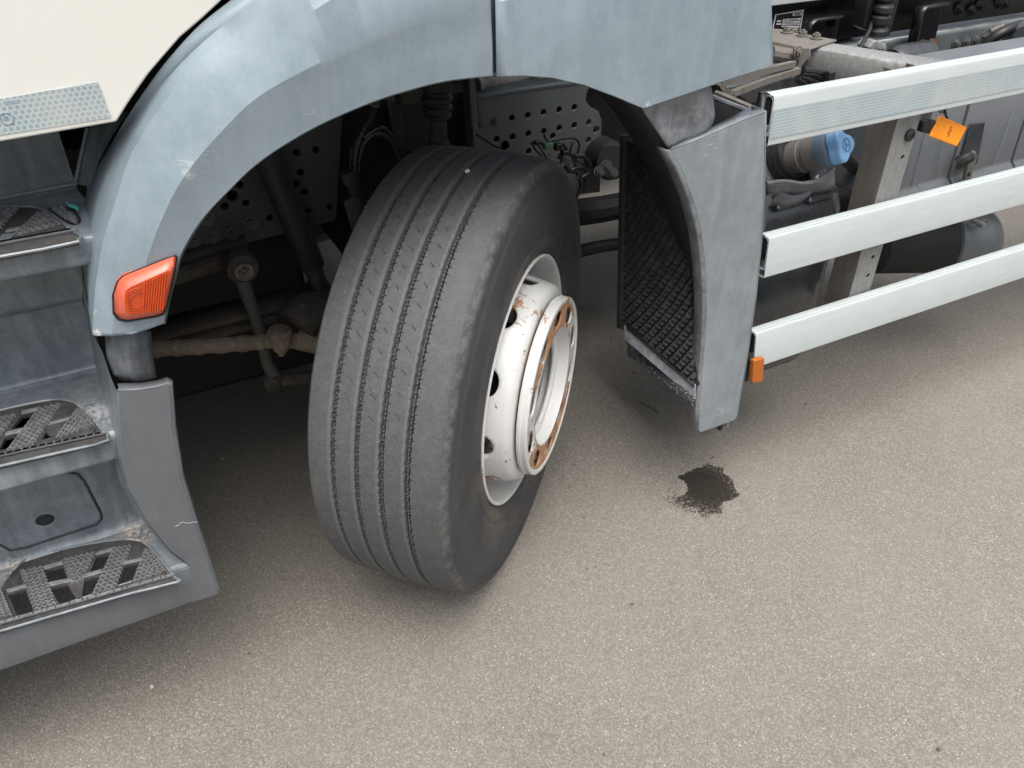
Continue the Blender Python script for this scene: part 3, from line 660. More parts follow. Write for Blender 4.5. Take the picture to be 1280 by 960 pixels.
# ------------------------------------------------------------------ steps
prof_ = [(-.10, 1.30), (.0, 1.26), (.0, 1.086), (-.01, 1.082), (-.192, 1.082), (-.200, 1.076), (-.200, 1.038), (-.19, 1.032), (-.03, 1.02), (-.032, .905), (-.02, .893), (.0, .888), (.0, .748), (-.012, .742), (-.21, .742), (-.219, .736), (-.221, .69), (-.21, .682), (-.096, .674), (-.094, .44), (-.104, .430), (-.243, .430), (-.250, .423), (-.252, .36), (-.247, .340), (-.225, .332), (-.20, .332), (-.05, .42), (.06, .70), (.08, 1.2)]
xr = lambda y, z: (-.70 + (y + .25) * (-.062 / .156)) if z < .69 else ((-.742 + (y + .2) * (-.02 / .2)) if z < .95 else (-.665 + (y + .18) * (-.03 / .19)))
step_root = empty('cab_steps', truck)
rows = [[Vector((-2.1, y, z)) for y, z in prof_], [Vector((xr(y, z) + (.02 if z < .95 else .0), y, z)) for y, z in prof_]]
n = len(prof_); hs_ = MB(); skip = {i for i in range(n) if prof_[i] in ((-.012, .742), (-.104, .430), (-.20, .332))}
vs_ = rows[0] + rows[1]; hs_.add(vs_, [(i, (i + 1) % n, n + (i + 1) % n, n + i) for i in range(n) if i not in skip])
hs_.build('step_housing', M['steps'], step_root, bevel=.008, seg=3, angle=50)
def shrink(pts, f=.96):
    c_ = sum((Vector(p) for p in pts), Vector((0, 0))) / len(pts); return [tuple(c_ + (Vector(p) - c_) * f) for p in pts]
T3 = [(-50,750),(0,736),(13,716),(33,699),(66,689),(109,680),(150,674),(173,675),(186,682.5),(197,695),(216,722),(212,727),(166,738),(110,753),(0,783),(-50,796)]
T2 = [(-50,524),(0,513),(25,507),(50,502),(70,499.2),(80,499.8),(88,501.5),(97,505),(112.5,519),(125,534),(131,546),(90,556),(0,577),(-50,590)]
for T_, z_, y0_, y1_ in ((T3, .430, -.104, -.243), (T2, .742, -.012, -.21)):
    xe = lambda y: xr(y, z_) + .02
    plate([Vector((-2.1, y0_, z_)), Vector((xe(y0_), y0_, z_)), Vector((xe(y1_), y1_, z_)), Vector((-2.1, y1_, z_))], (0, 0, -.003), 'step_shelf', M['steps'], step_root, [PL(shrink(T_, .985), z=z_)])
fa = [(-.2515, .423), (-.2530, .35), (-.2515, .333), (-.244, .325), (-.225, .325)]
MB().loft([[Vector((-2.1, y, z)) for y, z in fa], [Vector((-.694, y, z)) for y, z in fa]]).build('step_fascia', M['panel'], step_root, solid=.003, off=0, bevel=.001)
MB().box((-1.4, -.11, .700), (1.3, .19, .004)).build('step_cavity_shade', M['black'], step_root)  # black sheet put in as the shade below the tread openings
# side panel between the lower steps and the wheel, with its slanted inner face
F_ = [(146,489),(175,488),(196,484.5),(209,480.5),(213,482),(217,535),(227,597),(245,655),(259,697),(273,735),(271,742.5),(264,746)]
front = [P(a, b, y=-.2545) for a, b in F_] + [P(240,754,y=-.2545), P(234,728,y=-.2545), P(238,708,y=-.2545), P(213,690,y=-.2545), P(185,655,y=-.2545), P(160,612,y=-.2545), P(150,565,y=-.2545)]
plate(front, (0, .006, 0), 'step_side_panel', M['panel'], step_root, bevel=.0025)
# rim and return faces of the panel
e1 = [P(a, b, y=-.2545) for a, b in F_]
MB().loft([e1, [p + Vector((.004, .008, 0)) for p in e1], [p + Vector((.003, .020, 0)) for p in e1]]).build('panel_return', M['panel'], step_root, solid=.003, off=0)
inn_f = [P(146,489,y=-.25), P(150,565,y=-.25), P(160,612,y=-.25), P(185,655,y=-.25), P(213,690,y=-.25), P(237,708,y=-.25)]
inn_b = [P(128,465,y=-.01), P(132,540,y=-.09), P(138,580,y=-.094), P(150,610,y=-.094), P(165,632,y=-.094), P(181,652,y=-.094)]
inn_m = [a.lerp(b, .5) + Vector((-.004, 0, 0)) for a, b in zip(inn_f, inn_b)]
MB().loft([inn_f, inn_m, inn_b]).build('step_side_wall', M['steps'], step_root, angle=60)
ua = [P(112,158,y=.0), P(101,195,y=.0), P(95,230,y=.005)]; ub = [P(160,140,y=-.17), P(124,200,y=-.12), P(108,258,y=-.085)]
um = [p.lerp(q, .45) + Vector((.012, .03, 0)) for p, q in zip(ua, ub)]
MB().loft([resample(ua, 12), resample(um, 12), resample(ub, 12)]).build('step_side_wall', M['steps'], step_root, angle=70)
MB().tube([P(109,160,y=-.004), P(101,196,y=-.004), P(94,227,y=-.004), P(88,231,y=-.006), P(0,248,y=-.010), P(-60,260,y=-.01)], .0032, 6, 3).build('wall_ridge', M['steps'], step_root)
# upper connection from step two to the fender foot
a_ = [P(117,419,y=-.16), P(128,440,y=-.16), P(138,470,y=-.18), P(146,489,y=-.25), P(150,530,y=-.24), P(148,570,y=-.225)]
b_ = [P(100,330,y=-.06), P(108,400,y=-.03), P(116,440,y=-.02), P(122,466,y=-.02), P(130,500,y=-.1), P(138,575,y=-.22)]
MB().loft([a_, [p.lerp(q, .5) for p, q in zip(a_, b_)], b_]).build('step_end_wall', M['steps'], step_root, angle=60)
# dashed paint cracks on the panel (raised white edges of a crack)
k = N('crack_edge'); M['crack'] = k.out((.42, .42, .42), .7)
def crack(pts, y, name='crack', r=.0005, par=step_root):
    q = []
    for a, b in zip(pts, pts[1:]):
        for t in (0, .33, .66): q.append((a[0] + (b[0] - a[0]) * t + rng.normal(0, .5), a[1] + (b[1] - a[1]) * t + rng.normal(0, .5)))
    q.append(pts[-1]); MB().tube(PL(q, y=y), r, 5, 1).build(name, M['crack'], par)
crack([(219,659),(226,653.5),(238,653.5),(247,652)], -.255)
crack([(146,573),(147,567),(152,563)], -.2235)
# hatch cover in the lowest riser
hz = [(-60,622),(0,609),(88,592),(96,594),(104,603),(124,641),(125,648),(119,655),(33,683),(14,686.5),(2,680),(-60,668)]
hy = -.0985
ho = PL(hz, y=hy); hole = ring(P(56.5, 650.5, y=hy), (1, 0, 0), (0, 0, 1), .0158, .0135, 24)
hat = plate(ho, (0, .004, 0), 'hatch_cover', M['steps'], step_root, [hole], bevel=.0015)
MB().cyl(P(56.5, 650.5, y=-.0962), P(56.5, 650.5, y=-.0962) + Vector((0, -.0006, 0)), .0185, 24).build('hatch_recess', M['rubber'], step_root)
gl = PL([(x_ + (x_ - 60) * .02 + (1.2 if x_ > 80 else 0), y_ + (y_ - 640) * .04) for x_, y_ in hz], y=-.0953)
MB().tube(gl + [gl[0]], .0016, 6, 1).build('hatch_gap', M['rubber'], step_root)
# fill and fix the hole shadow gap
def zplate(pts, z, h, mb): mb.prism(PL(pts, z=z), (0, 0, h))
def cleats(quad, rows_, z, mb, hgt=.006, tooth=.0085, wd=.0034, tri=False):
    """rows of toothed ridges between the left and right edges of a band; quad = top-left, top-right, bottom-right, bottom-left pixels"""
    tl, tr_, br, bl = [P(a, b, z=z) for a, b in quad]
    for i in range(rows_):
        t = (i + .5) / rows_; a = tl.lerp(bl, t); b = tr_.lerp(br, t); L_ = (b - a).length; d = (b - a) / L_; nrm = Vector((-d.y, d.x, 0)); n = max(2, int(L_ / tooth))
        f_, bk = [], []
        for j in range(n * 2 + 1):
            p = a + d * L_ * j / (2 * n); off = .0016 if j % 2 else -.0016
            f_.append(p + nrm * (off - wd / 2)); bk.append(p + nrm * (off + wd / 2))
        hh = Vector((0, 0, hgt)); lo = Vector((0, 0, -.002)); jj = hgt * .5
        mb.loft([[p + lo for p in f_], [p + hh * (1 if q % 2 else .62) for q, p in enumerate(f_)], [p + hh * (1 if q % 2 else .62) for q, p in enumerate(bk)], [p + lo for p in bk]])
k = N('worn_grip_metal'); n1 = k.noise(55, 5, .7); zz = k.sep()[2]
M['grip'] = k.out(k.mix(k.ramp(n1, (.4, 0.), (.66, 1.)), (.21, .212, .215), (.13, .128, .125)), .5, .1, k.bump(n1, .3, .001))
M['grip_dirt'] = grease('dirty_tread_floor', (.025, .025, .027), (.06, .057, .053), .75, 90)
def tread(name, label, z, outline, lip, bands, bars, holes, screw=None, floor=True):
    root = empty(name, truck); tag(root, label)
    out3 = PL(outline, z=z + .0015)
    if floor: plate(PL(outline, z=z + .0008), (0, 0, -.006), 'tread_floor', M['grip_dirt'], root, [PL(h, z=z + .0008) for h in holes])
    nl = len(lip)
    mb = MB()
    op = PL(outline, z=z + .002); mb.tube(op, .0026, 6, 2); mb.build('tread_border', M['steps'], root)
    mb = MB()
    for b in bars: mb = MB(); zplate(b, z + .001, .0035, mb); mb.build('tread_bar', M['grip'], root, bevel=.001)
    mb = MB()
    for q, nrow in bands: cleats(q, nrow, z + .001, mb)
    mb.build('tread_cleat', M['grip'], root, smooth=False)['kind'] = 'stuff'
    # front lip: a rounded strip with small nubs along it
    lp = PL(lip, z=z + .003); mb = MB(); mb.tube(lp, .0035, 8, 1)
    for i in range(26):
        p = lp[0].lerp(lp[-1], (i + .5) / 26); mb.box(p + Vector((0, -.002, .003)), (.010 if i % 2 else .016, .006, .003))
    mb.build('tread_lip', M['grip'], root)
    if screw:
        c = P(*screw, z=z + .002); s_ = MB().lathe([(0, .013), (.003, .013), (.004, .011), (.002, .009), (.0035, .007), (.001, .005), (.001, 1e-4)], c, (0, 0, 1), 20); s_.build('screw', M['grip_dirt'], root)
    return root
tread('step_tread', 'lowest step tread with worn toothed strips and open gaps', .43,
    [(-60,760),(-10,748),(0,736),(13,716),(33,699),(66,689),(109,680),(150,674),(173,675),(186,682.5),(197,695),(219,722),(221.5,727.5),(166,741),(110,757),(0,789),(-60,806)],
    [(216,719),(0,779)],
    [([(-16,741),(3,738),(17,771),(-8,776)], 10), ([(25,714),(54,708.5),(72,757),(44,766)], 12), ([(78,700),(121,690),(104,727),(90,732)], 8), ([(142,685),(166,681.5),(144,738),(114,747)], 12), ([(181,686),(190,688),(210,715),(166,731)], 9)],
    [[(54,709),(78,702),(80,706),(56,713)], [(8,738),(33,731),(34.5,735),(10,742)], [(61,729),(90,723),(92,727),(63,734)], [(104,719),(129,712),(127,717),(103,724)], [(122,691),(142,685),(140,690),(120,695)], [(155,703),(178,698),(176,702),(153,707)]],
    [[(56,713),(78,707.5),(84,722.5),(62,729)], [(63,735),(84,730),(92,743),(99,752),(75,757)], [(121,695),(138,692),(129,711),(112,716)], [(106,725),(126,720),(113,745),(102,748),(104,735)], [(153,708),(174,703),(164,728),(146,733)], [(10,743),(32,737),(42,765),(22,771)]], (198,719))
tread('step_tread', 'middle step tread with black openings between toothed strips', .742,
    [(-60,530),(0,513),(25,507),(50,502),(70,499.2),(80,499.8),(88,501.5),(97,505),(112.5,519),(125,534),(135.6,550),(90,562),(0,582.5),(-60,598)],
    [(130,541.5),(0,569.5)],
    [([(-20,526),(22,518),(-4,556),(-30,562)], 8), ([(48,512),(78,505.5),(42,557),(8,565.5)], 13), ([(96,512),(105,512.5),(119,532),(69,551)], 9)],
    [[(28,514.5),(50,510),(47,514),(27,519)], [(9,541),(36,535),(32,540),(6,546)], [(63,529),(92,521.5),(89,525),(61,533)]],
    [[(27,520),(46.5,516),(34,533),(13,537)], [(6,547),(26,542.5),(14,560),(-2,563)], [(57,540),(65,546.5),(51.5,550)]], (108.5,540))
tread('step_tread', 'uppermost step tread, dark and dusty with toothed strips', 1.082,
    [(-60,272),(0,259.5),(33,258),(46,259.5),(61,266),(76.6,277),(91,289),(98.5,302),(0,321),(-60,333)],
    [(90,288.5),(0,305)],
    [([(-20,266),(26,261),(2,287),(-24,290)], 7), ([(47,268),(58,266),(77,281),(16,297)], 8)],
    [[(10,288),(28,285),(24,288.5),(7,292)]],
    [[(2,292),(22,290),(12,298.5),(-4,301)]], None)
mb = MB(); cleats([(64,261.5),(80,260),(97,276),(84,277)], 5, 1.083, mb); mb.build('tread_cleat', M['grip'], truck, smooth=False)
mb = MB(); mb.tube(PL([(61,262),(68,260),(77,259.5),(91,263),(99,273),(97,279),(86,278),(61,262)], z=1.084), .002, 6, 2); mb.build('cleat_frame', M['rubber'], truck)
# teal fragment lying on the upper step
tf = MB().prism(PL([(82,253),(86,255.5),(95,257.5),(99,261),(97.5,264),(94.5,261.5),(86,258.5)], z=1.088), (0, 0, .002))
tag(tf.build('plastic_fragment', M['teal'], bevel=.0006), 'small teal green plastic splinter lying on the uppermost cab step', 'plastic scrap')
# curved rubber piece hanging below the fender foot
rws = []
for t, (xa, xb, yb) in enumerate(((131,189,414),(133,190.5,440),(138,194,462),(146,195.5,472))):
    ya = (421, 445, 468, 476)[t]; row = []
    for j in range(9):
        u_ = j / 8; row.append(P(xa + (xb - xa) * u_, ya + (yb - ya) * u_ + (2.5 * math.sin(u_ * math.pi) if t == 3 else 0), y=-.14 - .07 * math.sin(math.pi * (u_ * .8 + .1))))
    rws.append(row)
MB().loft(rws).build('fender_boot', M['rubber_grey'], truck, solid=.005)
# ------------------------------------------------------------------ side guard rails
def guard_rail(tl, bl, label, tape=None):
    a = P(*tl, y=-.25); b = P(*bl, y=-.25); zt, zb = a.z, b.z; x1 = 3.6
    # cross-section (y, z) of a hollow aluminium profile with a stepped top edge
    sec = [(-.25, zb + .002), (-.25, zt - .010), (-.2475, zt - .004), (-.243, zt - .002), (-.241, zt - .0065), (-.239, zt - .0015), (-.229, zt), (-.222, zt - .002), (-.219, zt - .006), (-.219, zt - .04), (-.222, zt - .042), (-.222, zt - .0075),
           (-.226, zt - .0045), (-.2425, zt - .0075), (-.2465, zt - .012), (-.2465, zb + .02), (-.224, zb + .018), (-.222, zb + .015), (-.222, zb + .003), (-.2245, zb), (-.2485, zb)]
    xl = lambda z, y: a.x + (b.x - a.x) * (zt - z) / (zt - zb) - (y + .25) * .1
    r = MB().loft([[Vector((xl(z, y), y, z)) for y, z in sec], [Vector((x1, y, z)) for y, z in sec]], True)
    n = len(sec)
    o = r.build('guard_rail', M['rail'], truck, angle=30); m = o.modifiers.new('bevel', 'BEVEL'); m.width = .0008; m.segments = 1
    tag(o, label)
    if tape:
        w0, w1 = tape; x0 = xl(zt - w0, -.25) + .002; x2 = xl(zt - w1, -.25) + .002
        plate([Vector((x0, -.2508, zt - w0)), Vector((x1, -.2508, zt - w0)), Vector((x1, -.2508, zt - w1)), Vector((x2, -.2508, zt - w1))], (0, -.0006, 0), 'reflective_tape', M['tape'], o)
    # plastic end bracket in the open end
    eb = MB().box((xl((zt + zb) / 2, -.25) + .012, -.226, (zt + zb) / 2 + .012), (.02, .018, (zt - zb) * .5)).box((xl(zt, -.25) + .01, -.213, (zt + zb) / 2 + .005), (.03, .01, (zt - zb) * .85))
    eb.build('rail_end_bracket', M['rubber'], o, bevel=.002)
    return zt, zb, a.x
r1 = guard_rail((968.5, 118.5), (959.5, 183), 'uppermost white guard rail with reflective tape along it', (.030, .090))
r2 = guard_rail((962, 296.5), (955, 348), 'middle white guard rail without tape')
r3 = guard_rail((945.5, 416.5), (942, 461), 'lowest white guard rail above the asphalt')
# galvanised post
zt = P(1128, 135, y=-.2).z + .08; zb = P(1075, 371, y=-.2).z - .03
xa = P(1150.9, 146, y=-.214).x; xw = xa - P(1122.5, 150, y=-.214).x
post = MB(); f_ = [Vector((xa - xw, -.214, zb)), Vector((xa, -.214, zb)), Vector((xa, -.214, zt)), Vector((xa - xw, -.214, zt))]
hls = [ring(P(a, b, y=-.214), (1, 0, 0), (0, 0, 1), .0058, n=14) for a, b in ((1128.5, 196.5), (1128, 150 + 400), (1091.5, 321.5), (1085.3, 344.6), (1079, 367))]
hls = [h for h in hls if zb < h[0].z < zt]
po = plate(f_, (0, .004, 0), 'guard_post', M['galv'], truck, hls, bevel=.001)
MB().box((xa - xw + .002, -.175, (zt + zb) / 2), (.004, .072, zt - zb)).box((xa - .002, -.175, (zt + zb) / 2), (.004, .072, zt - zb)).build('post_flange', M['galv_dirty'], po, bevel=.001)
c = P(1137, 168.5, y=-.216); MB().lathe([(0, .015), (.004, .015), (.0075, .011), (.0085, .006), (.006, .0055), (.006, 1e-4)], c, (0, -1, 0), 20).build('post_bolt', M['rubber'], po)
# second post further back, outside the picture, carries the rail ends
MB().box((3.1, -.17, .8), (.06, .08, .7)).build('guard_post', M['galv'], truck, bevel=.003)
# square amber reflector on the rail bracket
q = [P(1172, 144.5, y=-.20), P(1206, 159, y=-.20), P(1193.5, 183, y=-.215), P(1159.5, 170, y=-.215)]
nrm = (q[1] - q[0]).cross(q[3] - q[0]).normalized(); nrm = nrm if nrm.y < 0 else -nrm
rf = plate(q, nrm * .006, 'amber_reflector', M['amber'], truck, bevel=.0015); tag(rf, 'square amber reflector tilted beside the post')
cq = sum(q, Vector()) / 4; ux = (q[1] - q[0]).normalized(); uy = (q[0] - q[3]).normalized()
def txt_mesh(s, size, o, X, Y, nn, name, mat, par, ext=.0004):
    cu = bpy.data.curves.new('t', 'FONT'); cu.body = s; cu.size = size; cu.extrude = ext; cu.align_x = 'CENTER'; cu.align_y = 'CENTER'
    to = bpy.data.objects.new('t', cu); COL.objects.link(to); dg = bpy.context.evaluated_depsgraph_get(); tm = to.evaluated_get(dg).to_mesh()
    mb = MB().add([Vector(o) + X * v.co.x + Y * v.co.y + nn * v.co.z for v in tm.vertices], [tuple(p.vertices) for p in tm.polygons])
    bpy.data.objects.remove(to); bpy.data.curves.remove(cu); return mb.build(name, mat, par, smooth=False)
inset = [cq + (p - cq) * .86 + nrm * .0062 for p in q]; MB().tube(inset + [inset[0]], .0007, 5, 1).build('reflector_rim', M['amber'], rf)
txt_mesh('E4 IA', .010, cq + nrm * .0064 + uy * .0035, -uy, ux, nrm, 'embossed_mark', M['amber_dark'], rf)
txt_mesh('021750', .007, cq + nrm * .0064 - uy * .0035 + ux * .006, -uy, ux, nrm, 'embossed_mark', M['amber_dark'], rf)
MB().box(P(1158, 157, y=-.20), (.04, .02, .032), Vector((1, 0, -.3)).normalized(), (0, 1, 0), Vector((.3, 0, 1)).normalized()).box(P(1151, 155, y=-.20), (.016, .03, .022)).build('reflector_bracket', M['rubber'], truck, bevel=.004)
MB().tube([P(1186, 128, y=-.19), P(1181, 138, y=-.19), P(1184, 148, y=-.195)], .0032, 6, 3).build('reflector_cable', M['hose'], truck)
MB().prism(PL([(1170, 128), (1180, 125), (1184, 142), (1176, 142)], y=-.19), (0, .004, 0)).build('lamp_stay', M['galv_dirty'], truck)
# small amber lamp on the lowest rail end
q = PL([(938, 447.5), (951, 444.5), (949, 473.5), (935.5, 476)], y=-.252)
al = plate(q, (0, -.014, 0), 'amber_side_lamp', M['amber_dark'], truck, bevel=.0025); tag(al, 'small amber lamp at the front end of the lowest guard rail')
MB().prism(PL([(934, 447), (938, 447), (936, 478), (931, 477)], y=-.24), (0, .03, 0)).build('lamp_base', M['rubber'], al, bevel=.002)

# ------------------------------------------------------------------ rear mudguard
fl = [(838,188),(880,172),(920,154),(957,139.5),(956.5,180),(955,250),(952,300),(945,370),(935,440),(922.5,521),(918,526),(876,541),(873,538),(874,510),(878,460),(882,415),(883,375),(881,330),(876,290),(866,250),(852,214)]
mg = empty('mudguard', truck); tag(mg, 'tall grey mudguard panel behind the front wheel')
plate(PL(fl, y=-.25), (0, .008, 0), 'mudguard_panel', M['flap'], mg, bevel=.003, seg=3)
arc_f = [(838,188),(852,214),(866,250),(876,290),(881,330),(883,375),(882,415),(878,460),(874,510),(873,538)]
a0 = PL(arc_f, y=-.25); MB().loft([a0, [p + Vector((-.006, .005, 0)) for p in a0], [p + Vector((-.010, .03, 0)) for p in a0]]).build('mudguard_edge', M['rubber_grey'], mg, solid=.003, off=0)
# top rim: sloping flange round a hollow
zt_ = a0[0].z
t_out = [P(838,188,y=-.25), P(880,172,y=-.25), P(920,154,y=-.25), P(957,139.5,y=-.25)]
t_in = [P(841,184.5,y=-.235), P(880,164,y=-.225), P(915,147,y=-.20), P(938,134,y=-.165)]
MB().loft([t_out, [p.lerp(q_, .25) + Vector((0, 0, .003)) for p, q_ in zip(t_out, t_in)], t_in]).build('mudguard_top_rim', M['flap'], mg, solid=.003, off=0)
MB().tube([P(890, 121, y=-.10), P(912, 130, y=-.13), P(934, 138, y=-.17)], .006, 8, 3).build('mudguard_brace', M['rubber_grey'], mg)
e_ = PL([(957,139.5),(956.5,180),(955,250),(952,300),(945,370),(935,440),(922.5,521)], y=-.25)
MB().loft([e_, [p + Vector((.004, .004, 0)) for p in e_], [p + Vector((.004, .045, 0)) for p in e_]]).build('mudguard_return', M['flap'], mg, solid=.003, off=0)
# scuffed rubber filler between fender and mudguard
g1 = [(800,131),(812,150),(826,170),(837,187)]; g2 = [(888,104),(892,125),(893,150),(882,166)]
rows = []
for i in range(9):
    t = i / 8; row = []
    for (a, b), (c_, d_) in zip(g1, g2): row.append(P(a + (c_ - a) * t, b + (d_ - b) * t, y=-.238 + .006 * math.sin(t * 5) - .003 * math.sin(t * 11)))
    rows.append(resample(row, 10))
MB().loft(rows).build('rubber_filler', M['rubber_grey'], mg, solid=.004)
# inner arch liner, dark, sweeping from fender to the spray mesh
i1 = [(733,105),(770,119),(800,134),(826,168),(846,208),(862,250),(874,300),(880,350),(881,410),(877,470)]
o1_ = PL(i1, y=-.235); o2_ = [p + Vector((.015, .24 if i < 3 else .24 - .028 * (i - 2), .008)) for i, p in enumerate(o1_)]
MB().loft([resample(o1_, 30), resample([p.lerp(q_, .5) for p, q_ in zip(o1_, o2_)], 30), resample(o2_, 30)]).build('arch_liner', M['black'], mg, solid=.004)
# spray mesh: rows of small angled fins on a backing, standing across the truck
G = [P(783,168,x=.455), P(858,250,x=.50), P(880,488,x=.50), P(778,408,x=.455)]
G[1] = P(862,190,x=.49); G[2] = P(871,482,x=.49)
k = N('spray_suppressor_plastic'); n1 = k.noise(35, 5, .7); M['spray'] = k.out(k.mix(k.ramp(n1, (.45, 0.), (.72, 1.)), (.028, .032, .036), (.075, .068, .06)), .45, 0, k.bump(n1, .3, .002))
bk = MB().prism(G, (.012, 0, 0)); bk.build('spray_backing', M['black'], mg)
mb = MB(); NR, NC = 33, 11; nn = (G[1] - G[0]).cross(G[3] - G[0]).normalized(); nn = nn if nn.x < 0 else -nn
for r_ in range(NR):
    for c_ in range(NC):
        u_ = (c_ + (.5 if r_ % 2 else 0) + .1) / NC; v_ = (r_ + .1) / NR
        if u_ > .99: continue
        pt = lambda a, b: G[0].lerp(G[1], a).lerp(G[3].lerp(G[2], a), b)
        w_ = .70 / NC; h_ = .58 / NR
        p = [pt(u_, v_), pt(min(u_ + w_, 1), v_), pt(min(u_ + w_, 1), v_ + h_), pt(u_, v_ + h_)]
        q_ = [p[0] + nn * .002, p[1] + nn * .002, p[2] + nn * .013, p[3] + nn * .013]
        mb.add(p + q_, [(4, 5, 6, 7), (0, 4, 7, 3), (1, 2, 6, 5), (3, 7, 6, 2), (0, 1, 5, 4)])
mb.build('spray_fin', M['spray'], mg, smooth=False)['kind'] = 'stuff'
# frame channel along the left side and the bottom of the mesh
MB().tube([G[0] + nn * .006, G[3] + nn * .006], .011, 8, 1).build('mesh_frame', M['black'], mg)
b0, b1 = G[3], P(876, 497, x=.505)
fr = [P(779,406,x=.44), P(868,481,x=.485), P(868,500,x=.48), P(781,425,x=.43)]
MB().prism(fr, (.006, 0, 0)).build('mesh_bottom_rail', M['rubber_grey'], mg, bevel=.002)
fr2 = [P(783,404,x=.452), P(868,478,x=.49), P(868,485,x=.48), P(783,411,x=.437)]
MB().prism(fr2, (.0, 0, .004)).build('mesh_bottom_rail', M['black'], mg, bevel=.001)
# torn net hanging below
mb = MB(); A_ = [(783,428),(800,442),(830,466),(852,484),(868,498)]; B_ = [(787,442),(808,458),(834,478),(850,490),(867,504)]
A3 = resample(PL(A_, x=.47), 44); B3 = resample(PL([(a, b + 3) for a, b in B_], x=.46), 44)
for i in range(43):
    for t in range(3):
        f = A3[i].lerp(B3[i], t / 3); g_ = A3[i + 1].lerp(B3[i + 1], (t + 1) / 3); h_ = A3[i + 1].lerp(B3[i + 1], t / 3); j_ = A3[i].lerp(B3[i], (t + 1) / 3)
        jit = Vector((rng.normal(0, .003), rng.normal(0, .002), rng.normal(0, .002)))
        mb.tube([f, f.lerp(g_, .5) + jit, g_], .0024, 5, 2, False); mb.tube([h_, h_.lerp(j_, .5) - jit, j_], .0024, 5, 2, False)
mb.build('hanging_net', M['spray'], mg)['kind'] = 'stuff'
c = P(900, 528, y=-.235); MB().cyl(c + Vector((0, 0, .02)), c + Vector((.003, 0, -.022)), .007, 10).build('mudguard_pin', M['black'], mg)
c = P(908, 531, y=-.235); MB().cyl(c + Vector((0, 0, .02)), c + Vector((.003, 0, -.006)), .005, 10).build('mudguard_pin', M['galv'], mg)

# ------------------------------------------------------------------ chassis: bolts as parts
def bolt_mesh(r, mat, name='bolt'):
    b = MB().cyl((0, 0, 0), (0, 0, r * .22), r * 1.5, 18).hexa((0, 0, r * .22), (0, 0, 1), r, r * .75).cyl((0, 0, r * .9), (0, 0, r * 1.35), r * .5, 10)
    o = b.build(name, mat, None, bevel=r * .05); me = o.data; bpy.data.objects.remove(o); return me
BM = {}
def bolt(p, r, mat, parent, axis=(0, -1, 0), name='bolt', spin=None):
    key = (round(r, 4), mat)
    if key not in BM: BM[key] = bolt_mesh(r, M[mat], name)
    o = bpy.data.objects.new(name, BM[key]); COL.objects.link(o); o.parent = parent; o.location = p
    q = Vector(axis).to_track_quat('Z', 'Y'); o.rotation_euler = q.to_euler(); o.rotation_euler.rotate_axis('Z', rng.uniform(0, 1)) if spin is None else None
    return o
def hole(c, r, X=(1, 0, 0), Y=(0, 0, 1), n=14): return ring(c, X, Y, r, n=n)

# perforated frame flitch above the tyre
Y1 = .50
fo = [(594,128),(600,123),(640,117),(700,108.5),(734,104),(737,108),(733,118),(732,126),(738,134),(748,139),(752,150),(750,240),(600,260),(592,200)]
hs1 = [(640,147.5),(660,144),(679.5,140.5),(699,137),(718,134),(621,174),(641,171),(660.5,167),(699,160),(718,156.5),(736,153),(691,170),(735.5,175),(661,189),(735.5,196),(720,210),(680,164)]
hls = [hole(P(a, b, y=Y1), .0088) for a, b in hs1] + [hole(P(631, 182.5, y=Y1), .0135), hole(P(745, 162, y=Y1), .010)]
fp = plate(PL(fo, y=Y1), (0, .008, 0), 'perforated_frame_plate', metal('stained_frame_plate', (.115, .125, .128), (.135, .105, .085), .35, .45, .2, 9, True), truck, hls, bevel=.002)
for a, b in ((600.5, 154.5), (619.5, 151)): bolt(P(a, b, y=Y1 - .001), .0085, 'frame', fp)
for a, b in ((758, 207), (765, 216), (749, 214)): bolt(P(a, b, y=.34), .011, 'dark', fp, axis=(-.3, -1, .2))
tr_ = [P(594,129,y=Y1), P(600,124,y=Y1), P(640,118,y=Y1), P(700,109,y=Y1), P(734,104.5,y=Y1)]
MB().loft([tr_, [p + Vector((0, .006, .010)) for p in tr_], [p + Vector((0, .05, .014)) for p in tr_]]).build('frame_top_edge', M['frame_satin'], fp, solid=.004, off=0)
MB().prism(PL([(586,96),(593,96),(600,182),(592,186)], y=.46), (0, .05, 0)).build('upright_bracket', M['frame'], truck, bevel=.003)
MB().prism(PL([(594,100),(590,130),(596,150),(604,158),(598,128)], y=.47), (0, .004, 0)).build('bracket_gusset', M['dark'], truck)
# brown copper stain run is in the plate; pipe and clamp above it
MB().tube([P(596, 108, y=.55), P(620, 104, y=.56), P(650, 98, y=.6), P(660, 88, y=.62)], .018, 14, 4).build('exhaust_pipe', M['galv_dirty'], truck)
MB().tube([P(597.5, 107, y=.545), P(602, 106.5, y=.545)], .021, 14, 1).build('pipe_clamp', M['galv'], truck)
MB().prism(PL([(668,99),(674,103),(690,101),(700,99),(690,96)], y=.58), (0, .01, 0)).build('bright_bracket', M['galv'], truck)
# the frame rails themselves
for yy, nm in ((.56, 'frame_rail'), (1.44, 'frame_rail')):
    MB().prism([Vector((.50, yy, .72)), Vector((.50, yy + (.08 if yy < 1 else -.08), .72)), Vector((.50, yy + (.08 if yy < 1 else -.08), .73)), Vector((.50, yy + (.008 if yy < 1 else -.008), .73)), Vector((.50, yy + (.008 if yy < 1 else -.008), .96)), Vector((.50, yy + (.08 if yy < 1 else -.08), .96)), Vector((.50, yy + (.08 if yy < 1 else -.08), .97)), Vector((.50, yy, .97))], (-1.6, 0, 0)).build(nm, M['black'], truck)
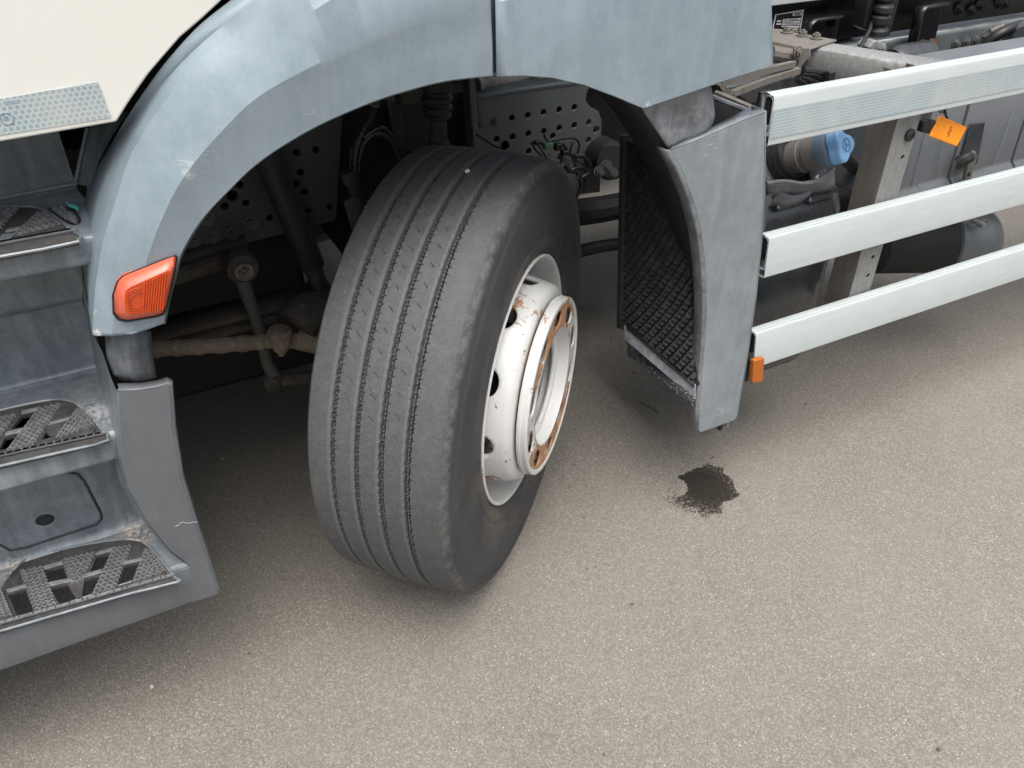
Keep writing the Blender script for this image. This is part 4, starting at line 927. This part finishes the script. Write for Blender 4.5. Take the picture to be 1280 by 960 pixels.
# left: bolted front plate with holes
Y2 = .44
lo = [(190,338),(310,304),(356,292),(420,276),(430,120),(300,150),(190,250)]
h2 = [(300,231),(290.5,245),(307.5,254),(281,258),(371,191),(395,187.5),(376,216),(370,230),(381,240),(337,272.5),(386,264),(412,259),(263,240),(350,205)]
hr = [.0085,.0125,.008,.009] + [.0085] * 10
pl2 = plate(PL(lo, y=Y2), (0, .01, 0), 'front_frame_plate', M['dark'], truck, [hole(P(a, b, y=Y2), r_) for (a, b), r_ in zip(h2, hr)], bevel=.002)
for a, b in ((258, 273), (313, 278.5), (291, 292), (265, 297), (239.5, 302), (222, 309)): bolt(P(a, b, y=Y2 - .001), .0125, 'frame', pl2)
sl_ = [P(275,262,y=Y2-.004), P(285,266,y=Y2-.004), P(300,268,y=Y2-.004), P(312,270,y=Y2-.004)]
# angle bar below it
a, b = P(196, 333, y=.40), P(309, 303.5, y=.40)
MB().loft([[a, b], [a + Vector((0, 0, -.034)), b + Vector((0, 0, -.034))]]).loft([[a, b], [a + Vector((0, .06, .008)), b + Vector((0, .06, .008))]]).build('angle_bar', M['dark'], truck, solid=.006)
MB().tube([P(196,352,y=.38), P(240,338,y=.38), P(275,326,y=.38), P(290,322,y=.38)], .022, 10, 4).build('cab_tilt_arm', M['mud_dark'], truck)
# bush with bolt at the top of the stabiliser link
bc = P(303.5, 337, y=.26)
ab = empty('stabiliser_link', truck)
MB().lathe([(0, 1e-4), (0, .020), (.006, .026), (.008, .034), (.02, .038), (.05, .038), (.05, 1e-4)], bc + Vector((0, -.01, 0)), (0, 1, 0), 30).build('bush', M['mud_dark'], ab)
bolt(bc + Vector((0, -.012, 0)), .014, 'mud', ab)
MB().tube([P(302, 348, y=.27), P(315, 385, y=.27), P(328, 425, y=.27), P(333, 450, y=.27), P(343, 470, y=.27)], lambda t, i: .018 - .004 * math.sin(t * 3), 12, 4).build('link_rod', M['dark'], ab)
MB().lathe([(-.02, 1e-4), (-.02, .02), (-.012, .026), (.012, .026), (.02, .02), (.02, 1e-4)], P(341, 476, y=.27), (1, -.3, .1), 16).build('link_end', M['mud_dark'], ab)
MB().tube([P(346, 476, y=.27), P(370, 474, y=.27), P(402, 469, y=.29)], .017, 12, 3).build('stabiliser_bar', M['mud_dark'], truck)
# shock absorber
sh_ = empty('shock_absorber', truck)
p0, p1, p2_, p3 = P(332, 188, y=.36), P(349, 232, y=.36), P(391, 333, y=.36), P(410, 388, y=.36)
MB().tube([p0, p1, p2_], lambda t, i: .034 - .004 * t, 20, 5).build('shock_cover', metal('dark_blue_grey_tube', (.022, .028, .033), (.045, .038, .032), .5, .45, .1, 20), sh_)
MB().tube([p2_ - (p2_ - p1) * .06, p3], .022, 16, 1).build('shock_body', M['mud_dark'], sh_)
# leaf spring pack, axle beam
a, b = P(180, 432, y=.33), P(420, 372, y=.33)
for i, dz in enumerate((0, -.03)):
    mb = MB(); d_ = (b - a); mb.loft([[a + Vector((0, 0, dz)), b + Vector((0, 0, dz))], [a + Vector((0, .08, dz)), b + Vector((0, .08, dz))]]); mb.build('spring_leaf', M['mud_dark'], truck, solid=.018)
MB().tube([P(370, 408, y=.20), P(385, 392, y=.22), P(420, 388, y=.25)], .05, 14, 4).build('spring_seat', M['mud_dark'], truck)
MB().box((.02, 1.0, .47), (.12, 1.6, .13)).build('axle_beam', M['mud_dark'], truck, bevel=.02)
# drag link with ball joint
dl = empty('drag_link', truck)
def wob(t, i): return .0185 + .0018 * math.sin(i * 1.7) + .001 * math.sin(i * 3.3)
MB().tube([P(150, 436, y=.2), P(195, 436, y=.2), P(250, 433, y=.2), P(310, 429, y=.2), P(350, 425.5, y=.2), P(400, 428.5, y=.2)], wob, 14, 8).build('link_tube', M['mud'], dl)
c = P(350, 424, y=.185); MB().lathe([(-.045, 1e-4), (-.045, .008), (-.03, .011), (-.028, .018), (-.012, .021), (-.008, .027), (.022, .028), (.028, .022), (.03, 1e-4)], c, (.05, -.1, 1), 18).build('ball_joint', M['mud'], dl)
MB().tube([P(372, 424, y=.2), P(400, 430, y=.18)], .026, 12, 1).build('link_clamp', M['mud'], dl)
# cab air spring with bellows
asp = empty('cab_damper', truck); pc_ = lambda py, dx=0: P(547 + dx + (py - 140) * .03, py, y=.36)
t0, t1 = pc_(85), pc_(183); ax = (t1 - t0); Lx = ax.length; ax = ax.normalized(); rp = []
sc = Lx / 98.0
for py, r_ in ((85, 19), (100, 19.5), (110, 19.5), (113, 16), (117, 15.5), (119, 19.5), (123, 20), (126, 15.5), (129, 15), (131, 19), (135, 19), (137, 15), (139, 15), (141, 17.5), (145, 17), (148, 11.5), (160, 11.5), (175, 11.5), (177, 14), (183, 15)): rp.append(((py - 85) * sc, r_ * sc))
MB().lathe([(0, 1e-4)] + rp, t0, ax, 28).build('bellows', grease('dusty_black_bellows', (.018, .017, .016), (.05, .043, .036), .7, 50), asp)
# dark panels and pipes behind it
MB().prism(PL([(498,130),(540,126),(545,185),(505,190),(498,160)], y=.5), (0, .02, 0)).prism(PL([(486,110),(500,106),(508,190),(494,196)], y=.47), (0, .02, 0)).build('bulkhead_plate', metal('dim_green_grey_plate', (.04, .05, .052), (.03, .032, .03), .5, .5, .1, 14), truck, bevel=.004)
MB().tube([P(500, 124, y=.44), P(545, 116, y=.44)], .016, 12, 1).build('insulated_pipe', grease('fuzzy_brown_pipe', (.10, .085, .065), (.16, .14, .11), .9, 200), truck)
for a, b in ((468, 131), (487, 123)): MB().box(P(a, b, y=.42), (.022, .02, .014)).build('cable_clip', M['galv_dirty'], truck, bevel=.002)
for pts, r_ in (([(467,133),(462,150),(452,168),(445,190),(444,215),(447,236)], .009), ([(448,236),(449,200),(456,178),(470,167),(485,172),(497,190),(505,206)], .008), ([(455,172),(475,160),(492,172),(503,192),(508,205)], .006), ([(486,126),(490,150),(496,178),(505,198)], .006), ([(440,185),(438,205),(441,228),(452,246)], .003)):
    MB().tube(PL(pts, y=.30), (lambda t, i, r_=r_: r_ * (1.12 if i % 2 else .9)), 8, 7).build('brake_hose', M['hose'], truck)
MB().lathe([(0, 1e-4), (0, .016), (.02, .018), (.03, .012), (.06, .013), (.065, .02), (.085, .02), (.09, 1e-4)], P(433, 215, y=.30), (.25, -.05, -1), 14).build('hose_fitting', M['mud_dark'], truck)
MB().tube([P(440, 250, y=.22), P(446, 270, y=.2), P(452, 290, y=.18)], .02, 10, 3).build('steering_arm', M['mud_dark'], truck)
# sensor cable bundle right of the tyre
cbx = empty('cable_bundle', truck)
Yc = .32
MB().box(P(684.5, 181.5, y=Yc), (.026, .02, .015)).build('green_plug', M['green'], cbx, bevel=.003)
MB().box(P(697, 183, y=Yc), (.02, .022, .018)).build('connector', M['hose'], cbx, bevel=.003)
MB().box(P(706, 190, y=Yc), (.02, .02, .012)).build('connector', M['hose'], cbx, bevel=.003)
MB().box(P(672, 178, y=Yc), (.022, .016, .010)).build('connector', M['hose'], cbx, bevel=.003)
MB().box(P(705, 200, y=Yc), (.03, .03, .024), Vector((1, 0, -.4)).normalized(), (0, 1, 0), Vector((.4, 0, 1)).normalized()).build('connector', M['mud_dark'], cbx, bevel=.004)
for pts, r_ in (([(664,178),(670,188),(678,196)], .0026), ([(668,176),(676,186),(684,200)], .0022), ([(690,176),(705,173),(718,173),(724,180),(722,192)], .003), ([(716,178),(713,190),(720,200),(730,206)], .003), ([(718,195),(730,196),(737,206),(735,216),(726,222)], .0065), ([(700,211),(710,214),(722,210),(735,212)], .006), ([(702,205),(712,213),(722,214)], .0065),
                ([(725,222),(727,234),(720,246),(714,252)], .0065), ([(731,208),(733,228),(728,240)], .004), ([(704,180),(712,192),(719,205),(722,220)], .004), ([(680,168),(684,176),(692,178)], .003), ([(596,168),(606,174),(618,182),(626,184)], .0035)):
    MB().tube(PL(pts, y=Yc), (lambda t, i, r_=r_: r_ * (1.1 if i % 2 else .92)), 7, 6).build('cable', M['hose'], cbx)
for a, b in ((697.5, 201), (703, 206), (686, 195)): MB().cyl(P(a, b, y=Yc - .03), P(a, b, y=Yc) , .0055, 10).build('cable_stud', M['galv_dirty'], cbx)
# battery / air cylinder block behind the mesh
MB().lathe([(0, 1e-4), (0, .045), (.02, .055), (.14, .055), (.14, 1e-4)], P(766, 202, y=.38), (.3, .9, -.2), 24).build('brake_cylinder', M['rubber'], truck)
MB().tube([P(700, 322, y=.6), P(745, 309, y=.62), P(800, 302, y=.6)], .022, 10, 3).tube([P(700, 268, y=.6), P(750, 262, y=.62), P(810, 250, y=.6)], .045, 10, 3).build('cross_tube', M['black'], truck)
# ------------------------------------------------------------------ reagent tank with blue cap
tk = empty('reagent_tank', truck); tag(tk, 'black plastic tank with a light blue filler cap behind the guard rails')
def rounded(x0, x1, y0, y1, rr, n=6):
    pts = []
    for cx, cy, a0 in ((x1 - rr, y1 - rr, 0), (x0 + rr, y1 - rr, 90), (x0 + rr, y0 + rr, 180), (x1 - rr, y0 + rr, 270)):
        for i in range(n + 1): a = math.radians(a0 + 90 * i / n); pts.append((cx + rr * math.cos(a), cy + rr * math.sin(a)))
    return pts
xL = P(950, 380, y=-.10).x - .16; xR = P(1050, 300, y=-.10).x; zB = P(960, 461, y=-.10).z; 
zT = P(1000, 243, y=-.10).z
rows = []
for z_, sh_i in ((zB, .035), (zB + .012, .012), (zB + .04, 0), (zT - .10, 0), (zT - .06, .004), (zT - .025, .016), (zT - .006, .04), (zT, .07)):
    rows.append([Vector((a, b, z_)) for a, b in rounded(xL + sh_i, xR - sh_i * .6, -.125 + sh_i, .34 - sh_i, .085)])
tb = MB().loft(rows, True); n = len(rows[0]); tb.f.append(tuple(range(n))); tb.f.append(tuple(range(len(tb.v) - n, len(tb.v)))); tb.build('tank_body', M['tank'], tk, angle=60)
# vertical seams on the front
for px in (1008,):
    xx = P(px, 380, y=-.10).x
    for d_ in (-.006, .006): MB().tube([Vector((xx + d_, -.098, zB + .04)), Vector((xx + d_, -.100, zT - .08)), Vector((xx + d_, -.082, zT - .02)), Vector((xx + d_, -.03, zT + .004)), Vector((xx + d_, .06, zT + .003))], .004, 8, 5).build('tank_seam', M['tank'], tk)
# raised shoulder blocks with recess
for (a, b, c_, d_) in ((972, 1005, 247, 262), (1012, 1044, 238, 253)):
    q = [P(a, c_ + 6, y=-.112), P(b, c_ - 3, y=-.10), P(b, d_ - 6, y=-.122), P(a, d_ + 3, y=-.125)]
    MB().prism(q, (0, .05, -.01)).build('tank_shoulder', M['tank'], tk, bevel=.008, seg=3)
# filler: fluted housing, bellows, neck, collar and cap on one slanting axis
fc_ = P(992, 198, y=-.07); capp = P(1035, 187, y=-.148); nd = (capp - fc_).normalized(); D_ = (capp - fc_).length
hd = (nd * .55 + Vector((0, -.62, .55))).normalized(); hc = P(988, 197, y=-.075)
MB().lathe([(-.12, .118), (-.03, .112), (-.008, .106), (0, .098), (-.004, .090), (-.02, .084), (-.014, .080), (-.006, .077)], hc, hd, 56).build('filler_housing', M['tank_lit'], tk, angle=50)
MB().lathe([(-.006, .078), (-.02, .074), (-.008, .071), (.0, .068), (-.012, .064), (.002, .061), (.008, .058), (-.004, .055), (.012, .052), (.016, .049), (.0, .046), (.0, 1e-4)], hc, hd, 48).build('filler_bellows', M['rubber'], tk, angle=60)
MB().lathe([(.0, .041), (D_ - .062, .041), (D_ - .060, .0385), (D_ - .050, .0385), (D_ - .047, .041), (D_ - .012, .041), (D_ - .01, .037)], fc_, nd, 36).build('filler_neck', M['neck'], tk)
for a_ in (-.4, .25, .9):
    e = nd.orthogonal().normalized(); e = (Matrix.Rotation(a_ + 2.2, 3, nd) @ e); MB().box(fc_ + nd * (D_ - .085) + e * .043, (.010, .010, .004), nd, nd.cross(e), e).build('neck_slot', M['rubber'], tk)
MB().lathe([(D_ - .016, .0415), (D_ + .008, .0425), (D_ + .013, .040), (D_ + .013, 1e-4)], fc_, nd, 36).build('cap_collar', M['slate'], tk)
u_ = Vector((0, -.6, .8)); u_ = (u_ - nd * u_.dot(nd)).normalized(); v_ = nd.cross(u_); cc = fc_ + nd * (D_ + .012)
# cap: two broad gripping wings with a waist between them
lob = []
for i in range(72):
    t = math.tau * i / 72; r_ = .034 + .0065 * math.cos(3 * (t - .15)); lob.append(cc + (u_ * math.cos(t) + v_ * math.sin(t)) * r_)
cp = MB().prism(lob, nd * .034).build('filler_cap', M['blue'], tk, bevel=.006, seg=3)
ct_ = cc + nd * .0345
MB().tube(ring(ct_, u_, v_, .015, n=24) + [ct_ + u_ * .015], .0008, 6, 1, False).tube([ct_, ct_ + u_ * .015], .0009, 5, 1).tube([ct_, ct_ + (u_ * -.5 + v_ * .866) * .015], .0009, 5, 1).tube([ct_, ct_ + (u_ * -.5 - v_ * .866) * .015], .0009, 5, 1).build('cap_emblem', M['blue_dark'], cp)
MB().tube(PL([(958,229.5),(964,228),(976,226.5),(988,227),(1001,229),(1013,228.5),(1024,224),(1034,217),(1043,210)], y=-.150), .0042, 8, 5).build('shroud_lip', M['tank_lit'], tk)
MB().loft([PL([(958,230),(976,227),(1001,229.5),(1024,224.5),(1043,210.5)], y=-.149), PL([(962,246),(978,240),(1002,240),(1028,237),(1044,232)], y=-.125), PL([(962,252),(978,250),(1002,248),(1030,244),(1046,240)], y=-.105)]).build('tank_shoulder', M['tank_lit'], tk, solid=.004, angle=60)
MB().prism(PL([(1019,205),(1031,203),(1034,214),(1027,224),(1014,227),(1012,216)], y=-.10), (0, .02, 0)).build('neck_bracket', M['cover'], tk, bevel=.003)
# handle tube running down to the right and latch eye on the left
MB().tube([P(1020, 180, y=-.02), P(1058, 200, y=.02), P(1090, 236, y=.06), P(1112, 262, y=.08)], .016, 12, 4).build('filler_hose', M['hose'], tk)
MB().prism(PL([(955,228),(962,236),(964,243),(966,252),(961,258),(955,300),(953,300)], y=-.13), (0, .012, 0)).build('tank_lug', M['cover'], tk, bevel=.002)
c = P(961, 240, y=-.131); MB().tube(ring(c, (1, 0, 0), (0, 0, 1), .006, n=14) + [c + Vector((.006, 0, 0))], .002, 6, 1).build('lug_eye', M['rubber'], tk)

# ------------------------------------------------------------------ grey ribbed cover panel
cv = empty('ribbed_cover', truck); tag(cv, 'grey ribbed plastic cover panel behind the guard rails')
Yv = -.04; x0 = P(1100, 200, y=Yv).x; x1 = 3.5; zt_ = P(1200, 122, y=Yv).z + .07; zb_ = P(1180, 232, y=Yv).z; 
def strip(xa_, xb_, dy, zt0, zb0, name='cover_rib'):
    pr2 = [(Yv + .05 + dy, zt0 + .012), (Yv + .012 + dy, zt0), (Yv + dy, zt0 - .02), (Yv + dy - .012, zb0 + .03), (Yv + dy - .03, zb0 + .012), (Yv + dy - .032, zb0), (Yv + dy - .01, zb0 - .006), (Yv + .05, zb0)]
    mb = MB(); mb.loft([[Vector((xa_, a, b)) for a, b in pr2], [Vector((xb_, a, b)) for a, b in pr2]], True); n_ = len(pr2); mb.f += [tuple(range(n_)), tuple(range(2 * n_ - 1, n_ - 1, -1))]
    return mb.build(name, M['cover'], cv, bevel=.004, seg=2, angle=30)
xs = [P(a, b, y=Yv).x for a, b in ((1107, 250), (1141, 239), (1176, 225), (1222, 214), (1262, 200))]
xs = [x0 - .0, xs[1], xs[2] + .02, xs[3], xs[4]] + [xs[4] + .19 * i for i in range(1, 9)]
for i, (a, b) in enumerate(zip(xs, xs[1:])): strip(a + .002, b - .002, (0, .006)[i % 2], zt_, zb_)
MB().box(((x0 + x1) / 2, Yv + .16, (zt_ + zb_) / 2 - .01), (x1 - x0, .22, zt_ - zb_ - .04)).build('cover_core', M['cover'], cv, bevel=.01)
for (a, b), (c_, d_) in (((1160, 150), (1140, 232)), ((1182, 150), (1171, 222)), ((1268, 135), (1243, 205)), ((1136, 160), (1124, 240))):
    MB().tube([P(a, b, y=Yv - .004), P((a + c_) / 2, (b + d_) / 2, y=Yv - .010), P(c_, d_, y=Yv - .014)], .0012, 5, 1).build('cover_crease', M['flap'], cv)
# recess channel and latch
MB().prism(PL([(1214,155),(1232,153),(1222,205),(1196,212)], y=Yv - .0145), (0, .004, 0)).build('cover_recess', M['tank'], cv, bevel=.002)
MB().tube([P(1197, 204, y=-.07), P(1206, 199, y=-.08), P(1212, 196, y=-.08)], .017, 10, 3).build('latch_grip', M['rubber'], cv)
MB().prism(PL([(1213,193),(1220,189),(1222,196),(1214,224),(1206,226)], y=-.085), (0, .012, 0)).build('latch_strap', M['galv_dirty'], cv, bevel=.003)
MB().box(P(1211.5, 218, y=-.087), (.008, .004, .010)).build('latch_slot', M['rubber'], cv)
MB().prism(PL([(1196,205),(1206,206),(1207,228),(1196,232)], y=-.05), (0, .01, 0)).build('latch_gap', M['black'], cv)
# ------------------------------------------------------------------ air tank under the cover
at = empty('air_tank', truck); ac = P(1200, 297, y=.10)
prf = [(0, 1e-4)] + [(.085 * (1 - math.cos(t)), .113 * math.sin(t)) for t in np.linspace(.15, math.pi / 2, 12)] + [(.18, .113), (.19, .10), (.19, 1e-4)]
MB().lathe(prf, P(1244, 300, y=.02), (-1, .42, .02), 48).build('tank_shell', M['airtank'], at)
MB().lathe([(.185, 1e-4), (.185, .106), (.42, .104), (.45, .08), (.46, 1e-4)], P(1244, 300, y=.02), (-1, .42, .02), 40).build('tank_rear', M['black'], at)  # black rear part of the air tank body
bp = P(1229, 281, y=-.03); MB().cyl(bp + Vector((0, .04, 0)), bp + Vector((0, -.004, .0)), .009, 12).build('drain_plug', M['galv'], at)
MB().tube([P(1222, 276, y=.0), P(1228, 275, y=-.02), P(1234, 276, y=.0)], .0025, 6, 2).build('plug_wire', M['galv'], at)
MB().box((1.72, .42, .42), (.6, .25, .24)).build('lower_carrier', M['black'], truck, bevel=.02)
# rear wheel far right is outside the picture

# ------------------------------------------------------------------ frame seen above the rails
Yf = .56
# grey side member
zA = P(1200, 36, y=Yf).z
fr_ = MB(); sec = [(Yf + .10, zA + .004), (Yf + .012, zA), (Yf + .003, zA - .004), (Yf, zA - .014), (Yf, zA - .27), (Yf + .01, zA - .285), (Yf + .10, zA - .285)]
fr_.loft([[Vector((.95, a, b)) for a, b in sec], [Vector((5.5, a, b)) for a, b in sec]])
rail = fr_.build('frame_side_member', M['frame_satin'], truck, solid=.008, off=0)
# black subframe on top of it
zs = P(1200, 32, y=Yf).z + .012
sub = MB().loft([[Vector((.52, Yf + .01, zs)), Vector((5.5, Yf + .01, zs))], [Vector((.52, Yf + .01, zs + .26)), Vector((5.5, Yf + .01, zs + .26))], [Vector((.52, Yf + .09, zs + .27)), Vector((5.5, Yf + .09, zs + .27))]]).build('subframe', M['gloss'], truck, solid=.01, off=0)
a, b = P(962, 6.5, y=Yf), P(1030, -4, y=Yf)
MB().box((1.30, Yf - .01, a.z + .02), (.9, .05, .03)).build('white_edge_strip', M['rail'], truck, bevel=.003)
for p_ in ((1213.5, 13.5), (1224, 6.5), (1248, 3.5), (1256, 4.5), (1198, 12)): bolt(P(*p_, y=Yf - .0), .014, 'gloss', sub)
for p_ in ((1194.5, 53.5), (1207.5, 51), (1219, 49), (1230, 45), (1188, 71)): bolt(P(*p_, y=Yf - .006), .0125, 'frame', rail)
for p_ in ((1243, 37), (1249, 35)): MB().tube([P(p_[0] - 6, p_[1] + 2, y=.50), P(*p_, y=.50), P(p_[0] + 5, p_[1] - 3, y=.50)], .008, 7, 3).build('clip', M['galv_dirty'], rail)
for p_ in ((1197, 69), (1208, 67)): MB().cyl(P(*p_, y=Yf - .0075), P(*p_, y=Yf - .005), .009, 14).build('frame_hole', M['black'], rail)
for p_ in ((1140, 61), (1151, 58.5), (1163, 57)): bolt(P(*p_, y=.50), .0155, 'rust', truck, name='rusty_bolt')
# black outrigger brackets
def flange(pts, y, name='subframe_bracket', dx=.0):
    pp = PL(pts, y=y); o = plate(pp, (0, .01, 0), name, M['gloss'], truck, bevel=.003, seg=3)
    MB().loft([pp[:4], [p + Vector((0, -.03, 0)) for p in pp[:4]]]).build('bracket_lip', M['gloss'], o, solid=.008, off=0)
    return o
flange([(1134,64),(1145,14),(1150,8),(1178,2.5),(1176,22),(1166,64)], .50)
flange([(1002,46),(1006,30),(1013,24),(1045,18.5),(1050,23),(1046,50)], .50)
bolt(P(1041, 28.5, y=.495), .010, 'gloss', truck)
# hydraulic post
hy_ = MB().prism(PL([(1108,-12),(1128,-12),(1112,46),(1098,44),(1101,28)], y=.34), (0, .03, 0)).prism(PL([(1090,-14),(1108,-12),(1094,38),(1088,40),(1079,34)], y=.33), (0, .05, 0))
hy_.build('black_strut', M['gloss'], truck, bevel=.004)
MB().tube([P(1110,-14,y=.31), P(1105,8,y=.31), P(1101,24,y=.31), P(1097,44,y=.31)], lambda t, i: .028 - .008 * (i % 4 == 0), 14, 5).build('gaiter', M['rubber'], truck)
MB().prism(PL([(1086,60),(1094,50),(1106,53),(1106,70),(1094,68)], y=.28), (0, .05, 0)).build('strut_foot', M['galv'], truck, bevel=.004)
bolt(P(1101, 59, y=.278), .012, 'galv', truck)
MB().tube([P(1090,28,y=.32), P(1086,40,y=.31), P(1080,50,y=.30), P(1075,61,y=.29)], .006, 8, 4).build('strut_hose', M['hose'], truck)
# maker's plate
pq = PL([(969,18),(1004.5,12),(1000,40),(965,36)], y=Yf - .004)
k = N('plate_white'); M['pw'] = k.out((.62, .62, .62), .35); k = N('plate_black'); M['pb'] = k.out((.02, .02, .02), .3)
mp = plate(pq, (0, -.001, 0), 'type_plate', M['pw'], truck)
def pin(u_, v_, dy=.0052): return pq[0].lerp(pq[1], u_).lerp(pq[3].lerp(pq[2], u_), v_) + Vector((0, -dy + .004, 0))
def pbox(u0, v0, u1, v1, mat, name, dy): MB().add([pin(u0, v0, dy), pin(u1, v0, dy), pin(u1, v1, dy), pin(u0, v1, dy)], [(0, 1, 2, 3)]).build(name, M[mat], mp, smooth=False)
pbox(.04, .05, .96, .96, 'pb', 'plate_print', .0055)
for u0, v0, u1, v1 in ((.62, .09, .93, .22), (.1, .42, .24, .52), (.1, .60, .27, .70), (.30, .36, .93, .45), (.30, .49, .93, .57), (.30, .61, .93, .69), (.30, .73, .93, .82), (.45, .86, .6, .93), (.7, .86, .9, .93)): pbox(u0, v0, u1, v1, 'pw', 'plate_print', .0060)
for u0, v0, u1, v1 in ((.66, .12, .90, .19), (.36, .39, .44, .42), (.50, .39, .85, .42), (.36, .52, .7, .54), (.40, .64, .86, .66), (.34, .76, .6, .79)): pbox(u0, v0, u1, v1, 'pb', 'plate_print', .0065)
# galvanised cross beam carrying the rails, with bracket and bolts
zc = 1.06
B0, B1 = P(968, 42, z=zc), P(1200, 78, z=zc); B0l, B1l = P(968, 58, z=zc), P(1200, 92, z=zc)
bmz = [(0, 0), (0, -.10)]
tops = [B0, B1]; 
be = MB()
fr0 = [P(990, 55, z=zc), P(1015, 60, z=zc), P(1182, 86, z=zc)]
bk0 = [P(985, 44, z=zc), P(1012, 51, z=zc), P(1180, 76, z=zc)]
rowsb = [[p + Vector((0, 0, -.006)) for p in bk0], bk0, [p.lerp(q_, .8) for p, q_ in zip(bk0, fr0)], [p.lerp(q_, .96) + Vector((0, 0, -.004)) for p, q_ in zip(bk0, fr0)], [p + Vector((0, 0, -.014)) for p in fr0], [p + Vector((0, 0, -.125)) for p in fr0]]
be.loft(rowsb).build('cross_beam', M['galv'], truck, solid=.005, off=0)
fr0b = [P(962, 52, z=zc + .006), P(1013, 62, z=zc + .006)]; bk0b = [P(962, 36, z=zc + .006), P(1046, 51, z=zc + .006)]
MB().loft([bk0b, fr0b, [p + Vector((0, -.004, -.012)) for p in fr0b], [fr0b[0] + Vector((0, -.004, -.03)), fr0b[1] + Vector((0, -.004, -.03))]]).build('beam_saddle', M['galv_dirty'], truck, solid=.006, off=0, bevel=.002)
for p_ in ((983.5, 40.5), (1003, 44.5), (1020, 48)): bolt(P(*p_, z=zc + .010), .0115, 'galv_dirty', truck, axis=(0, 0, 1))
# hanging strap with slot and bolt
st = PL([(993,60),(1012,60),(1011,72),(1003,82),(1000,90),(992,90)], y=.17)
so_ = plate(st, (0, .006, 0), 'beam_strap', M['galv_dirty'], truck, [ring(P(996.5, 80, y=.17), (1, 0, 0), (0, 0, 1), .003, .010, 12)], bevel=.002)
bolt(P(997, 65, y=.168), .010, 'galv_dirty', so_)
MB().tube([P(962, 66, y=.2), P(993, 72, y=.2)], .02, 10, 1).build('beam_arm', M['galv_dirty'], truck)
# channels running to the lower left under the fender
for (a, b), (c_, d_), w_ in (((900, 104), (992, 80), .010), ((915, 117), (998, 88), .010)):
    MB().tube([P(a, b, y=.02), P((a + c_) / 2, (b + d_) / 2 - 1.5, y=.05), P(c_, d_, y=.10)], w_, 4, 3).build('support_channel', M['galv_dirty'], truck)
MB().tube([P(915,117,y=.02), P(905,112,y=.02), P(900, 104, y=.02)], .009, 4, 2).build('support_channel', M['galv_dirty'], truck)
MB().tube([P(893,118,y=.02), P(915,127,y=-.02), P(940,138,y=-.08)], .012, 4, 2).build('guard_stay', M['galv_dirty'], truck)
# dark housing and cables under the beam
MB().prism(PL([(905,110),(1000,90),(1060,98),(1060,112),(935,135)], y=.16), (0, .28, 0)).build('dark_housing', M['tank'], truck, bevel=.012)
for pts in ([(1002,92),(1020,94),(1038,106)], [(1000,96),(1012,100),(1022,108)], [(1004,88),(1028,92),(1034,100)], [(996,98),(1004,104),(1008,112)]):
    MB().tube(PL(pts, y=.12), .009, 8, 4).build('dark_cable', M['hose'], truck)
MB().box(P(1037, 96, y=.1), (.02, .02, .03)).build('cable_joint', M['rubber'], truck, bevel=.003)
# hose and round reservoir at the right edge
MB().tube([P(1222,66,y=.4), P(1236,52,y=.38), P(1254,40,y=.36), P(1275,32,y=.36), P(1310,26,y=.38)], .017, 12, 5).build('black_hose', M['hose'], truck)
MB().tube([P(1228,60,y=.42), P(1244,46,y=.40), P(1262,36,y=.38), P(1285,30,y=.38)], .008, 10, 5).build('black_hose', M['hose'], truck)
MB().lathe([(0, 1e-4), (.0, .10), (.02, .12), (.14, .125), (.16, .10), (.165, 1e-4)], P(1282, 72, y=.28), (1, 0, .1), 40).build('reservoir', M['cover'], truck)
MB().lathe([(0, 1e-4), (.0, .05), (.02, .06), (.16, .06), (.18, .04)], P(1112, 82, y=.40), (1, 0, 0), 24).build('filter_canister', M['tank'], truck)
